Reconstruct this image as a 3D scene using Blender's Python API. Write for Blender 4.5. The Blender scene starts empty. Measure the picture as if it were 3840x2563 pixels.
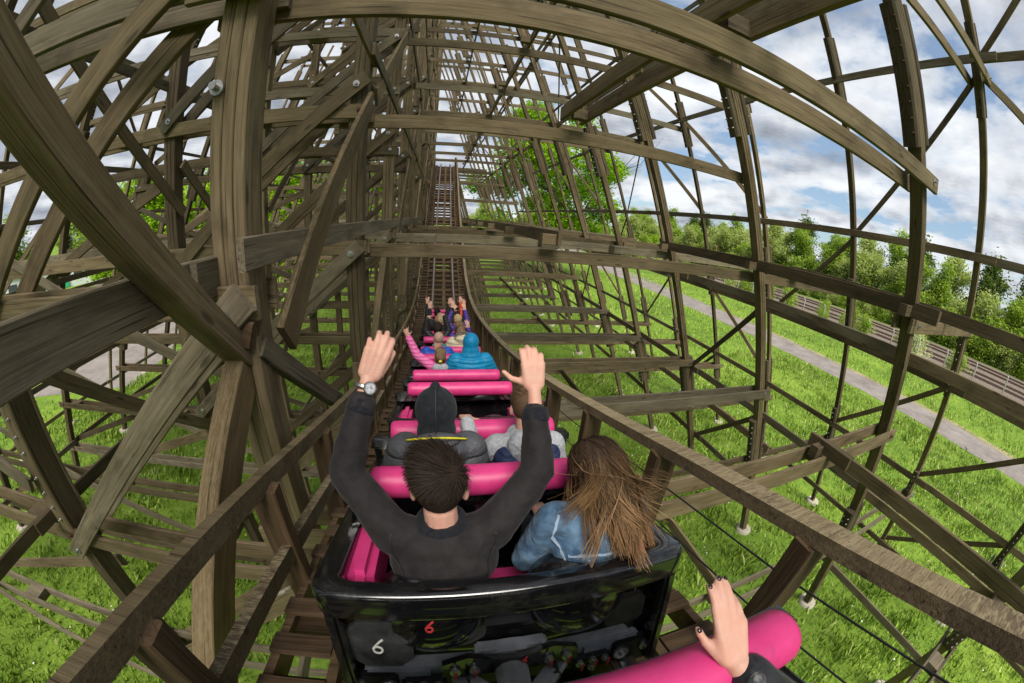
import bpy, bmesh, math, random
import numpy as np
from mathutils import Vector, Matrix

# ------------------------------------------------------------------ camera, sky, sun, exposure
scene = bpy.context.scene
H = 9.0                                   # eye height above the grass
def W(p): return Vector((p[0], p[1], p[2] + H))

cd = bpy.data.cameras.new('camera')
cam = bpy.data.objects.new('camera', cd)
scene.collection.objects.link(cam)
scene.camera = cam
rt = Vector((0.97921, -0.19039, 0.06996)); up_ = Vector((-0.00171, 0.33714, 0.94145)); fw = Vector((0.20283, 0.92200, -0.32981))
cam.matrix_world = Matrix(((rt.x, up_.x, -fw.x, 0), (rt.y, up_.y, -fw.y, 0), (rt.z, up_.z, -fw.z, H), (0, 0, 0, 1)))
cd.type = 'PANO'
cd.sensor_fit = 'HORIZONTAL'; cd.sensor_width = 36.0; cd.sensor_height = 36.0 * 683 / 1024
cd.clip_start = 0.02; cd.clip_end = 3000
cyc = cd if hasattr(cd, 'panorama_type') else cd.cycles
cyc.panorama_type = 'FISHEYE_LENS_POLYNOMIAL'
cyc.fisheye_fov = math.radians(220)
cyc.fisheye_polynomial_k0 = 0.0
cyc.fisheye_polynomial_k1 = -0.07879652783
cyc.fisheye_polynomial_k2 = -4.441247416e-05
cyc.fisheye_polynomial_k3 = 3.048437130e-05
cyc.fisheye_polynomial_k4 = -3.150403784e-07

scene.view_settings.view_transform = 'Standard'
scene.view_settings.look = 'None'
scene.view_settings.gamma = 1.0
scene.view_settings.exposure = 0.85
SUN_EL, SUN_AZ = 52.0, 184.0              # azimuth clockwise from +Y (ahead)

world = bpy.data.worlds.new('World'); scene.world = world
world.use_nodes = True
nt = world.node_tree; nt.nodes.clear()
def N(tree, typ, **kw):
    n = tree.nodes.new(typ)
    for k, v in kw.items(): setattr(n, k, v)
    return n
def MATH(tree, op, a, b=None, clamp=False):
    n = tree.nodes.new('ShaderNodeMath'); n.operation = op; n.use_clamp = clamp
    for i, v in enumerate((a, b)):
        if v is None: continue
        if isinstance(v, (int, float)): n.inputs[i].default_value = v
        else: tree.links.new(v, n.inputs[i])
    return n.outputs[0]
def RAMP(tree, fac, stops):
    n = tree.nodes.new('ShaderNodeValToRGB'); tree.links.new(fac, n.inputs[0])
    cr = n.color_ramp
    while len(cr.elements) < len(stops): cr.elements.new(0.5)
    for e, (p, c) in zip(cr.elements, stops):
        e.position = p; e.color = (c, c, c, 1) if isinstance(c, (int, float)) else (*c, 1)
    return n.outputs[0]
def MIX(tree, fac, a, b, mode='MIX'):
    n = tree.nodes.new('ShaderNodeMix'); n.data_type = 'RGBA'; n.blend_type = mode
    for s, v in ((n.inputs[0], fac), (n.inputs[6], a), (n.inputs[7], b)):
        if isinstance(v, (int, float)): s.default_value = v
        elif isinstance(v, tuple): s.default_value = (*v, 1) if len(v) == 3 else v
        else: tree.links.new(v, s)
    return n.outputs[2]
L = nt.links.new
sky = N(nt, 'ShaderNodeTexSky'); sky.sky_type = 'NISHITA'; sky.sun_disc = False
sky.sun_elevation = math.radians(SUN_EL); sky.sun_rotation = math.radians(SUN_AZ)
sky.air_density = 1.0; sky.dust_density = 0.8
tc = N(nt, 'ShaderNodeTexCoord')
sep = N(nt, 'ShaderNodeSeparateXYZ'); L(tc.outputs['Generated'], sep.inputs[0])
zz = MATH(nt, 'ADD', MATH(nt, 'MAXIMUM', sep.outputs[2], 0.0), 0.16)
comb = N(nt, 'ShaderNodeCombineXYZ')
L(MATH(nt, 'DIVIDE', sep.outputs[0], zz), comb.inputs[0]); L(MATH(nt, 'DIVIDE', sep.outputs[1], zz), comb.inputs[1])
def NOISE(tree, vec, scale, detail=6, rough=0.55, dist=0.0, dim='3D'):
    n = tree.nodes.new('ShaderNodeTexNoise'); n.noise_dimensions = dim
    n.inputs['Scale'].default_value = scale; n.inputs['Detail'].default_value = detail
    n.inputs['Roughness'].default_value = rough; n.inputs['Distortion'].default_value = dist
    if vec is not None: tree.links.new(vec, n.inputs['Vector'])
    return n.outputs['Fac']
n1 = NOISE(nt, comb.outputs[0], 1.5, 10, 0.56, 0.0)
n2 = NOISE(nt, comb.outputs[0], 1.15, 8, 0.55, 0.0)
n3 = NOISE(nt, comb.outputs[0], 4.5, 9, 0.6, 0.0)
# more blue openings towards the right of the view, heavier grey towards the left
side = MATH(nt, 'MULTIPLY', sep.outputs[0], -0.045)
mask = RAMP(nt, MATH(nt, 'ADD', MATH(nt, 'ADD', n1, side), MATH(nt, 'MULTIPLY', MATH(nt, 'SUBTRACT', n3, 0.5), 0.12)), [(0.37, 0.0), (0.43, 0.7), (0.50, 1.0)])
cloudc = RAMP(nt, MATH(nt, 'ADD', MATH(nt, 'ADD', n2, MATH(nt, 'MULTIPLY', MATH(nt, 'SUBTRACT', n3, 0.5), 0.35)), MATH(nt, 'MULTIPLY', sep.outputs[0], -0.05)),
              [(0.34, (5.7, 5.85, 6.0)), (0.46, (4.6, 4.8, 5.1)), (0.56, (3.0, 3.2, 3.6)), (0.68, (1.7, 1.9, 2.25))])
blue = MIX(nt, 0.45, MIX(nt, 1.0, sky.outputs[0], (0.8, 0.85, 0.85), 'MULTIPLY'), (2.2, 3.0, 4.2))
bg = N(nt, 'ShaderNodeBackground'); bg.inputs['Strength'].default_value = 0.095
L(MIX(nt, mask, blue, cloudc), bg.inputs['Color'])
wo = N(nt, 'ShaderNodeOutputWorld'); L(bg.outputs[0], wo.inputs['Surface'])

sd = bpy.data.lights.new('sun', 'SUN'); sd.energy = 3.3; sd.angle = math.radians(30); sd.color = (1.0, 0.95, 0.86)
sun = bpy.data.objects.new('sun', sd); scene.collection.objects.link(sun)
_a, _e = math.radians(SUN_AZ), math.radians(SUN_EL)
sdir = Vector((math.sin(_a) * math.cos(_e), math.cos(_a) * math.cos(_e), math.sin(_e)))
sun.rotation_euler = (-sdir).to_track_quat('-Z', 'Y').to_euler(); sun.location = (0, 0, 60)

# ------------------------------------------------------------------ helpers
rnd = random.Random(11)
rng = np.random.default_rng(5)
COL = scene.collection
MW = {}                                    # world matrices of everything built
def link(o, mw, parent=None):
    COL.objects.link(o)
    MW[o] = mw.copy()
    if parent is not None:
        o.parent = parent
        o.matrix_basis = MW[parent].inverted() @ mw
    else:
        o.matrix_basis = mw
    return o
def tag(o, label=None, cat=None, group=None, kind=None):
    if label: o['label'] = label
    if cat: o['category'] = cat
    if group: o['group'] = group
    if kind: o['kind'] = kind
    return o
def thing(name, p, label, cat, group=None, rot=None):
    o = bpy.data.objects.new(name, None); o.empty_display_size = 0.2
    m = Matrix.Translation(W(p))
    if rot is not None: m = m @ rot
    link(o, m); return tag(o, label, cat, group)

class MB:
    def __init__(s): s.v = []; s.f = []; s.m = []; s.sm = []
    def add(s, vs, fs, mi=0, smooth=False):
        b = len(s.v); s.v += [tuple(x) for x in vs]
        for f in fs: s.f.append([b + i for i in f]); s.m.append(mi); s.sm.append(smooth)
    def box(s, c, d, mi=0, ch=0.0, rot=None):
        hx, hy, hz = d[0] / 2, d[1] / 2, d[2] / 2
        c = Vector(c)
        if ch > 0:
            bm = bmesh.new(); bmesh.ops.create_cube(bm, size=1.0)
            for v in bm.verts: v.co = Vector((v.co.x * d[0], v.co.y * d[1], v.co.z * d[2]))
            bmesh.ops.bevel(bm, geom=bm.edges[:], offset=ch, segments=2, affect='EDGES')
            vs = [v.co.copy() for v in bm.verts]; bm.verts.index_update()
            fs = [[v.index for v in f.verts] for f in bm.faces]; bm.free()
        else:
            vs = [Vector((x, y, z)) for x in (-hx, hx) for y in (-hy, hy) for z in (-hz, hz)]
            fs = [[0, 1, 3, 2], [4, 6, 7, 5], [0, 4, 5, 1], [2, 3, 7, 6], [0, 2, 6, 4], [1, 5, 7, 3]]
        if rot is not None: vs = [rot @ v for v in vs]
        s.add([v + c for v in vs], fs, mi)
    def bar(s, a, b, w, t, wide=(0, 0, 1), ch=0.006, mi=0):
        """chamfered plank from a to b"""
        a, b = Vector(a), Vector(b); x = (b - a); l = x.length; x.normalize()
        z = Vector(wide); z = z - x * z.dot(x); z.normalize(); y = z.cross(x)
        hy, hz = t / 2, w / 2; c = min(ch, hy * .6, hz * .6)
        sec = [(-hy + c, -hz), (hy - c, -hz), (hy, -hz + c), (hy, hz - c), (hy - c, hz), (-hy + c, hz), (-hy, hz - c), (-hy, -hz + c)]
        vs = [a + y * p + z * q for p, q in sec] + [b + y * p + z * q for p, q in sec]
        fs = [[i, (i + 1) % 8, (i + 1) % 8 + 8, i + 8] for i in range(8)] + [list(range(7, -1, -1)), list(range(8, 16))]
        s.add(vs, fs, mi)
    def tube(s, pts, rad, n=8, mi=0, caps=True, smooth=True):
        pts = [Vector(p) for p in pts]
        if isinstance(rad, (int, float)): rad = [rad] * len(pts)
        base = len(s.v); prev = None
        for i, p in enumerate(pts):
            t = (pts[min(i + 1, len(pts) - 1)] - pts[max(i - 1, 0)]).normalized()
            if prev is None:
                prev = t.orthogonal().normalized()
            prev = (prev - t * prev.dot(t)).normalized(); q = t.cross(prev)
            for k in range(n):
                a = 2 * math.pi * k / n
                s.v.append(tuple(p + (prev * math.cos(a) + q * math.sin(a)) * rad[i]))
        for i in range(len(pts) - 1):
            for k in range(n):
                k2 = (k + 1) % n
                s.f.append([base + i * n + k, base + i * n + k2, base + (i + 1) * n + k2, base + (i + 1) * n + k]); s.m.append(mi); s.sm.append(smooth)
        if caps:
            s.f.append([base + k for k in range(n - 1, -1, -1)]); s.m.append(mi); s.sm.append(False)
            e = base + (len(pts) - 1) * n
            s.f.append([e + k for k in range(n)]); s.m.append(mi); s.sm.append(False)
    def ball(s, c, r, n=10, mi=0, ax=None):
        """ellipsoid; r scalar or (rx,ry,rz); ax optional 3 axes"""
        c = Vector(c); r = (r, r, r) if isinstance(r, (int, float)) else r
        ax = ax or (Vector((1, 0, 0)), Vector((0, 1, 0)), Vector((0, 0, 1)))
        base = len(s.v); m = max(5, n // 2 + 1)
        s.v.append(tuple(c - ax[2] * r[2]))
        for i in range(1, m):
            ph = -math.pi / 2 + math.pi * i / m
            for k in range(n):
                a = 2 * math.pi * k / n
                s.v.append(tuple(c + ax[0] * (r[0] * math.cos(ph) * math.cos(a)) + ax[1] * (r[1] * math.cos(ph) * math.sin(a)) + ax[2] * (r[2] * math.sin(ph))))
        s.v.append(tuple(c + ax[2] * r[2])); top = len(s.v) - 1
        for k in range(n):
            k2 = (k + 1) % n
            s.f.append([base, base + 1 + k2, base + 1 + k]); s.f.append([top, top - n + k, top - n + k2])
            s.m += [mi, mi]; s.sm += [True, True]
            for i in range(m - 2):
                a = base + 1 + i * n
                s.f.append([a + k, a + k2, a + n + k2, a + n + k]); s.m.append(mi); s.sm.append(True)
    def caps(s, a, ra, b, rb, n=10):
        s.ball(a, ra, n); s.ball(b, rb, n)
        d = (Vector(b) - Vector(a))
        if d.length > 1e-4: s.tube([a, b], [ra, rb], n)
    def build(s, name, mats, parent=None, mw=None, world=True):
        """vertices are camera-relative world coordinates unless mw gives a local frame"""
        me = bpy.data.meshes.new(name)
        if mw is None:
            # origin at the middle of the bounding box
            a = np.array(s.v); c = Vector(((a.min(0) + a.max(0)) / 2).tolist())
            me.from_pydata([Vector(v) - c for v in s.v], [], s.f); mw = Matrix.Translation(W(c))
        else:
            me.from_pydata(s.v, [], s.f)
        for m in (mats if isinstance(mats, (list, tuple)) else [mats]): me.materials.append(m)
        me.polygons.foreach_set('material_index', s.m); me.polygons.foreach_set('use_smooth', s.sm)
        me.update()
        o = bpy.data.objects.new(name, me)
        return link(o, mw, parent)

STUD = 1
def beam(name, a, b, w, t, mat, parent=None, wide=(0, 0, 1), offs=((0, 0),), ch=0.007, studs=0, rows=()):
    """timber(s) from a to b as one mesh in its own frame: local X runs along the grain"""
    a, b = Vector(a), Vector(b); x = (b - a); l = x.length; x.normalize()
    z = Vector(wide); z = z - x * z.dot(x); z.normalize(); y = z.cross(x)
    mb = MB()
    for oy, oz in offs: mb.bar((-l / 2, oy, oz), (l / 2, oy, oz), w, t, ch=ch)
    if studs:                              # bolt heads along the outer face
        for sd_ in (-1, 1):
            for dz in rows:
                for h in (.17, .38, .60, .80): 
                    for r0, r1, rad in ((t / 2 - .005, t / 2 + .018, .021), (t / 2 + .015, t / 2 + .04, .012)):
                        mb.tube([(sd_ * h * l / 2, STUD * studs * r0, dz), (sd_ * h * l / 2, STUD * studs * r1, dz)], rad, 6, mi=1)
    c = W((a + b) / 2)
    m = Matrix(((x.x, y.x, z.x, c.x), (x.y, y.y, z.y, c.y), (x.z, y.z, z.z, c.z), (0, 0, 0, 1)))
    return mb.build(name, mat, parent, m)

# ------------------------------------------------------------------ materials
def mat(name, color=None, rough=0.6, metal=0.0, spec=0.5, coat=0.0):
    m = bpy.data.materials.new(name); m.use_nodes = True
    p = m.node_tree.nodes['Principled BSDF']
    if color is not None: p.inputs['Base Color'].default_value = (*color, 1)
    p.inputs['Roughness'].default_value = rough; p.inputs['Metallic'].default_value = metal
    p.inputs['Specular IOR Level'].default_value = spec; p.inputs['Coat Weight'].default_value = coat
    return m, m.node_tree, p
def BUMP(t, p, h, strength=0.4, dist=0.01):
    b = t.nodes.new('ShaderNodeBump'); b.inputs['Strength'].default_value = strength; b.inputs['Distance'].default_value = dist
    t.links.new(h, b.inputs['Height']); t.links.new(b.outputs[0], p.inputs['Normal'])

def wood(name, dark, mid, light, lichen=0.0, speck=0.25, spec=0.25):
    m, t, p = mat(name, rough=0.78, spec=spec)
    tcn = t.nodes.new('ShaderNodeTexCoord'); oi = t.nodes.new('ShaderNodeObjectInfo')
    off = t.nodes.new('ShaderNodeVectorMath'); off.operation = 'SCALE'; off.inputs[3].default_value = 37.0
    cmb = t.nodes.new('ShaderNodeCombineXYZ')
    for i in range(3): t.links.new(oi.outputs['Random'], cmb.inputs[i])
    t.links.new(cmb.outputs[0], off.inputs[0])
    ad = t.nodes.new('ShaderNodeVectorMath'); ad.operation = 'ADD'
    t.links.new(tcn.outputs['Object'], ad.inputs[0]); t.links.new(off.outputs[0], ad.inputs[1])
    def mp(sx, sy, sz):
        n = t.nodes.new('ShaderNodeMapping'); n.inputs['Scale'].default_value = (sx, sy, sz); t.links.new(ad.outputs[0], n.inputs[0]); return n.outputs[0]
    grain = NOISE(t, mp(0.9, 26, 26), 2.2, 6, 0.62, 0.6)
    broad = NOISE(t, mp(0.8, 5, 5), 1.1, 4, 0.55, 0.3)
    fine = NOISE(t, mp(6, 60, 60), 3.0, 3, 0.6)
    g = MATH(t, 'ADD', MATH(t, 'MULTIPLY', grain, 0.6), MATH(t, 'MULTIPLY', broad, 0.45))
    col = RAMP(t, g, [(0.32, dark), (0.50, mid), (0.70, light)])
    # knots: stretched cells
    vor = t.nodes.new('ShaderNodeTexVoronoi'); vor.inputs['Scale'].default_value = 1.0
    t.links.new(mp(1.4, 5.0, 5.0), vor.inputs['Vector'])
    knot = RAMP(t, vor.outputs['Distance'], [(0.0, 1.0), (0.07, 0.9), (0.12, 0.0)])
    col = MIX(t, MATH(t, 'MULTIPLY', knot, 0.75), col, tuple(c * 0.45 for c in dark))
    crk = NOISE(t, mp(0.45, 34, 34), 2.1, 3, 0.5, 0.3)
    col = MIX(t, RAMP(t, crk, [(0.63, 0.0), (0.67, 0.75)]), col, tuple(c * 0.3 for c in dark))
    # per timber tone
    tone = RAMP(t, oi.outputs['Random'], [(0.0, 0.64), (0.5, 1.0), (1.0, 1.38)])
    col = MIX(t, 1.0, col, tone, 'MULTIPLY')
    hue = MATH(t, 'FRACT', MATH(t, 'MULTIPLY', oi.outputs['Random'], 17.3))
    col = MIX(t, MATH(t, 'MULTIPLY', hue, 0.20), col, MIX(t, 1.0, col, (0.92, 1.06, 0.86), 'MULTIPLY'))
    stain = NOISE(t, mp(1.2, 2.5, 2.5), 1.7, 5, 0.6)
    col = MIX(t, RAMP(t, stain, [(0.52, 0.0), (0.72, 0.55)]), col, tuple(c * 0.55 for c in dark))
    if lichen:
        sp = NOISE(t, mp(5, 22, 22), 3.0, 4, 0.7)
        geo = t.nodes.new('ShaderNodeNewGeometry'); sx = t.nodes.new('ShaderNodeSeparateXYZ'); t.links.new(geo.outputs['Normal'], sx.inputs[0])
        upm = RAMP(t, sx.outputs[2], [(0.2, 0.15), (0.8, 1.0)])
        col = MIX(t, MATH(t, 'MULTIPLY', MATH(t, 'MULTIPLY', RAMP(t, sp, [(0.46, 0.0), (0.60, 1.0)]), upm), lichen), col, (0.30, 0.245, 0.145))
        sp2 = NOISE(t, mp(9, 30, 30), 3.0, 4, 0.7)
        col = MIX(t, MATH(t, 'MULTIPLY', MATH(t, 'MULTIPLY', RAMP(t, sp2, [(0.56, 0.0), (0.66, 1.0)]), upm), lichen * .8), col, (0.04, 0.035, 0.022))
    t.links.new(col, p.inputs['Base Color'])
    BUMP(t, p, MATH(t, 'ADD', MATH(t, 'MULTIPLY', grain, 0.7), MATH(t, 'MULTIPLY', fine, 0.3)), 0.45, 0.012)
    return m
M_WOOD = wood('weathered_timber', (0.056, 0.040, 0.021), (0.118, 0.087, 0.048), (0.188, 0.144, 0.085))
M_WOOD2 = wood('grey_green_timber', (0.068, 0.054, 0.035), (0.135, 0.110, 0.072), (0.21, 0.177, 0.122))
M_TRACKW = wood('brown_track_timber', (0.036, 0.022, 0.012), (0.085, 0.052, 0.028), (0.15, 0.098, 0.056))
M_LICH = wood('lichen_rail_timber', (0.075, 0.054, 0.032), (0.155, 0.115, 0.068), (0.25, 0.195, 0.122), lichen=0.85)
M_SPECK = wood('lichen_brace_timber', (0.062, 0.043, 0.020), (0.125, 0.086, 0.042), (0.20, 0.145, 0.078), lichen=0.35)
M_SPL = wood('shade_toned_splice_timber', (0.034, 0.026, 0.015), (0.070, 0.053, 0.031), (0.12, 0.094, 0.058))  # timber darkened: shade on the splices put into the colour
M_BOLT, _, _ = mat('galvanised_bolt', (0.42, 0.42, 0.41), 0.4, 0.9)
M_RUSTBOLT, _, _ = mat('rusty_bolt', (0.10, 0.05, 0.035), 0.6, 0.5)
M_CONC, _t, _p = mat('concrete', (0.42, 0.38, 0.30), 0.9)
M_RAIL, _, _ = mat('polished_rail_steel', (0.55, 0.53, 0.52), 0.28, 1.0)
M_RUST, _t, _p = mat('rusty_rail_side', (0.12, 0.074, 0.050), 0.7, 0.3)
M_CABLE, _, _ = mat('dark_cable', (0.02, 0.02, 0.02), 0.6)

def noisy(name, c1, c2, scale, rough=0.7, bump=0.0, spec=0.4, detail=5, stops=(0.35, 0.65), coat=0.0, bdist=0.01):
    m, t, p = mat(name, rough=rough, spec=spec, coat=coat)
    tcn = t.nodes.new('ShaderNodeTexCoord')
    n = NOISE(t, tcn.outputs['Object'], scale, detail, 0.6)
    t.links.new(RAMP(t, n, [(stops[0], c1), (stops[1], c2)]), p.inputs['Base Color'])
    if bump: BUMP(t, p, n, bump, bdist)
    return m
# ------------------------------------------------------------------ ground, paths, railway
mg, t, p = mat('meadow_ground', rough=0.95, spec=0.15)
tcn = t.nodes.new('ShaderNodeTexCoord')
a = NOISE(t, tcn.outputs['Object'], 0.09, 6, 0.6); b = NOISE(t, tcn.outputs['Object'], 1.6, 6, 0.7); c = NOISE(t, tcn.outputs['Object'], 9.0, 4, 0.7)
mixv = MATH(t, 'ADD', MATH(t, 'MULTIPLY', a, 0.45), MATH(t, 'ADD', MATH(t, 'MULTIPLY', b, 0.35), MATH(t, 'MULTIPLY', c, 0.25)))
col = RAMP(t, mixv, [(0.33, (0.060, 0.048, 0.026)), (0.40, (0.045, 0.075, 0.014)), (0.50, (0.13, 0.22, 0.026)), (0.66, (0.24, 0.35, 0.045))])
t.links.new(col, p.inputs['Base Color']); BUMP(t, p, c, 0.8, 0.08)
M_GROUND = mg
mb = MB(); S = 2500
mb.add([(-S, -S, -H), (S, -S, -H), (S, S, -H), (-S, S, -H)], [[0, 1, 2, 3]])
tag(mb.build('ground', M_GROUND), kind='structure')
def strip(name, left, right, z, m, label=None):
    if label:                             # ragged edge
        def rag(q):
            out = []
            for (xa, ya), (xb, yb) in zip(q, q[1:]):
                m = max(1, int(math.hypot(xb - xa, yb - ya) / .9)); m = min(m, 160)
                out += [(xa + (xb - xa) * i / m + rnd.gauss(0, .09), ya + (yb - ya) * i / m, ) for i in range(m)]
            return out + [q[-1]]
        left, right = rag(left), rag(right); k = min(len(left), len(right)); left = [left[int(i * (len(left) - 1) / (k - 1))] for i in range(k)]; right = [right[int(i * (len(right) - 1) / (k - 1))] for i in range(k)]
    mb = MB(); n = len(left)
    mb.add([(x, y, z) for x, y in left] + [(x, y, z) for x, y in right], [[i, n + i, n + i + 1, i + 1] for i in range(n - 1)])
    return tag(mb.build(name, m), kind='structure')
mp_, t, p = mat('gravel_path', rough=0.95, spec=0.2)
tcn = t.nodes.new('ShaderNodeTexCoord')
a = NOISE(t, tcn.outputs['Object'], 0.5, 5, 0.6); b = NOISE(t, tcn.outputs['Object'], 14.0, 3, 0.7)
c = NOISE(t, tcn.outputs['Object'], 1.7, 6, 0.75)
t.links.new(RAMP(t, MATH(t, 'ADD', MATH(t, 'ADD', MATH(t, 'MULTIPLY', a, 0.45), MATH(t, 'MULTIPLY', b, 0.3)), MATH(t, 'MULTIPLY', c, 0.3)), [(0.36, (0.11, 0.10, 0.085)), (0.50, (0.21, 0.185, 0.17)), (0.66, (0.31, 0.275, 0.25))]), p.inputs['Base Color'])
M_PATH = mp_
strip('path', [(33.2, -60), (33.0, 0), (32.9, 26), (33.0, 40), (33.8, 60), (34.5, 80), (40, 130)], [(37.6, -60), (37.6, 0), (37.8, 26), (38.6, 40), (40.6, 62), (43.5, 88), (52, 135)], -H + 0.012, M_PATH, 1)
strip('road', [(-19.5, 17), (-20.5, 22), (-24, 30), (-36, 40.5), (-62, 59), (-130, 105)], [(-27.5, 14.5), (-31, 20), (-33.5, 27), (-42, 36), (-67, 55), (-136, 98)], -H + 0.012, M_PATH)
M_DRY = noisy('dry_verge', (0.20, 0.19, 0.07), (0.33, 0.28, 0.15), 0.6)
strip('verge', [(37.55, -60), (37.55, 26), (38.4, 40)], [(38.5, -60), (38.7, 26), (39.2, 40)], -H + 0.008, M_DRY)
M_BALLAST = noisy('ballast', (0.10, 0.075, 0.06), (0.23, 0.185, 0.15), 3.0, 0.95, 0.8)
M_SLEEP = noisy('grey_sleepers', (0.095, 0.075, 0.06), (0.17, 0.14, 0.115), 2.0, 0.95)
strip('railway_bed', [(66, -80), (66, 120), (66, 300)], [(94, -80), (94, 120), (94, 300)], -H + 0.03, M_BALLAST)
strip('railway_verge', [(57, -80), (57, 120), (57, 300)], [(66, -80), (66, 120), (66, 300)], -H + 0.016, M_DRY)
for i, x in enumerate((70.5, 75.5, 83.0, 88.0)):
    r = thing('railway_line', (x, 40, -H), ['railway line nearest the fence beyond the path', 'second railway line counted from the fence', 'third railway line counted from the fence', 'railway line farthest from the fence by the bushes'][i], 'railway', 'railway lines beyond the path')
    for s in (-1, 1):
        mb = MB(); mb.bar((x + s * 0.72, -80, -H + 0.13), (x + s * 0.72, 250, -H + 0.13), 0.15, 0.08); mb.build('rail', M_RUST, r)
    mb = MB()
    for j in range(-100, 340): mb.box((x, j * 0.72, -H - 0.02), (2.5, 0.25, 0.15))
    mb.build('sleepers', M_SLEEP, r)['kind'] = 'stuff'

# grass blades near the structure
mgb, t, p = mat('grass_blades', rough=0.6, spec=0.3)
geo = t.nodes.new('ShaderNodeNewGeometry'); tcn = t.nodes.new('ShaderNodeTexCoord')
patch = NOISE(t, tcn.outputs['Object'], 0.35, 4, 0.6)
v = MATH(t, 'ADD', MATH(t, 'MULTIPLY', geo.outputs['Random Per Island'], 0.55), MATH(t, 'MULTIPLY', patch, 0.5))
t.links.new(RAMP(t, v, [(0.18, (0.065, 0.125, 0.014)), (0.46, (0.165, 0.285, 0.026)), (0.70, (0.29, 0.41, 0.052)), (0.80, (0.40, 0.45, 0.15))]), p.inputs['Base Color'])
def blades(n, x0, x1, y0, y1, hmin, hmax, wid):
    x = rng.uniform(x0, x1, n); y = rng.uniform(y0, y1, n)
    cl = np.sin(x * 1.7 + np.sin(y * 1.3) * 2) * np.sin(y * 1.9 + np.sin(x * 1.1) * 2)     # tufts
    keep = rng.uniform(-1.3, 1, n) < cl + 0.35
    keep &= ~((x > 32.7) & (x < 37.8)) & ~((x < -20) & (x > -33) & (y > 15) & (y < 34))
    bare = np.sin(x * .63 + 1.3 + np.sin(y * .5)) + np.sin(y * .71 + .4 + np.sin(x * .37) * 1.5)
    keep &= ~((bare < -1.25) & (rng.uniform(0, 1, n) < .75))
    x, y, cl = x[keep], y[keep], cl[keep]; n = len(x)
    h = rng.uniform(hmin, hmax, n) * (0.8 + 0.45 * np.clip(cl, -0.6, 1)); a = rng.uniform(0, 2 * np.pi, n); w = wid * rng.uniform(0.6, 1.3, n)
    lean = rng.uniform(0.2, 0.9, n) * h; la = rng.normal(0.6, 0.9, n)
    P = np.zeros((n, 4, 3))
    P[:, 0] = np.stack([x - np.cos(a) * w, y - np.sin(a) * w, np.zeros(n)], 1)
    P[:, 1] = np.stack([x + np.cos(a) * w, y + np.sin(a) * w, np.zeros(n)], 1)
    mx, my = x + np.cos(la) * lean * .4, y + np.sin(la) * lean * .4
    P[:, 2] = np.stack([mx + np.cos(a) * w * .8, my + np.sin(a) * w * .8, h * .65], 1)
    P[:, 3] = np.stack([x + np.cos(la) * lean, y + np.sin(la) * lean, h], 1)
    return P
def soup(name, P, mats, mi=None, z=0.0, smooth=False, parent=None, mw=None):
    n, k, _ = P.shape
    me = bpy.data.meshes.new(name)
    me.vertices.add(n * k); me.vertices.foreach_set('co', P.reshape(-1).astype(np.float32))
    me.loops.add(n * k); me.loops.foreach_set('vertex_index', np.arange(n * k, dtype=np.int32))
    me.polygons.add(n); me.polygons.foreach_set('loop_start', np.arange(0, n * k, k, dtype=np.int32))
    try: me.polygons.foreach_set('loop_total', np.full(n, k, dtype=np.int32))
    except Exception: pass
    if mi is not None: me.polygons.foreach_set('material_index', mi.astype(np.int32))
    for m in (mats if isinstance(mats, (list, tuple)) else [mats]): me.materials.append(m)
    me.update(calc_edges=True); me.validate()
    return link(bpy.data.objects.new(name, me), mw if mw is not None else Matrix.Translation((0, 0, z)), parent)
tag(soup('grass', np.concatenate([blades(230000, -22, 32, -8, 22, 0.10, 0.30, 0.016), blades(130000, -34, 58, -12, 70, 0.15, 0.40, 0.035)]), mgb), 'short fresh green meadow grass under the trestle', 'grass', kind='stuff')
# dandelions, daisies and clover heads
n = 1500
P = np.zeros((n, 4, 3)); x = rng.uniform(-12, 30, n); y = rng.uniform(-5, 45, n); s = rng.uniform(.012, .03, n); z = rng.uniform(.15, .32, n)
for i, (dx, dy) in enumerate(((-1, -1), (1, -1), (1, 1), (-1, 1))): P[:, i] = np.stack([x + dx * s, y + dy * s, z + rng.uniform(0, .01, n)], 1)
M_FLY, _, _ = mat('yellow_petals', (0.75, 0.55, 0.02), 0.6); M_FLW, _, _ = mat('white_petals', (0.8, 0.8, 0.75), 0.6)
tag(soup('meadow_flowers', P, [M_FLY, M_FLW], (rng.uniform(0, 1, n) > .55)), 'scattered yellow and white flowers in the grass', 'flowers', kind='stuff')

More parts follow.
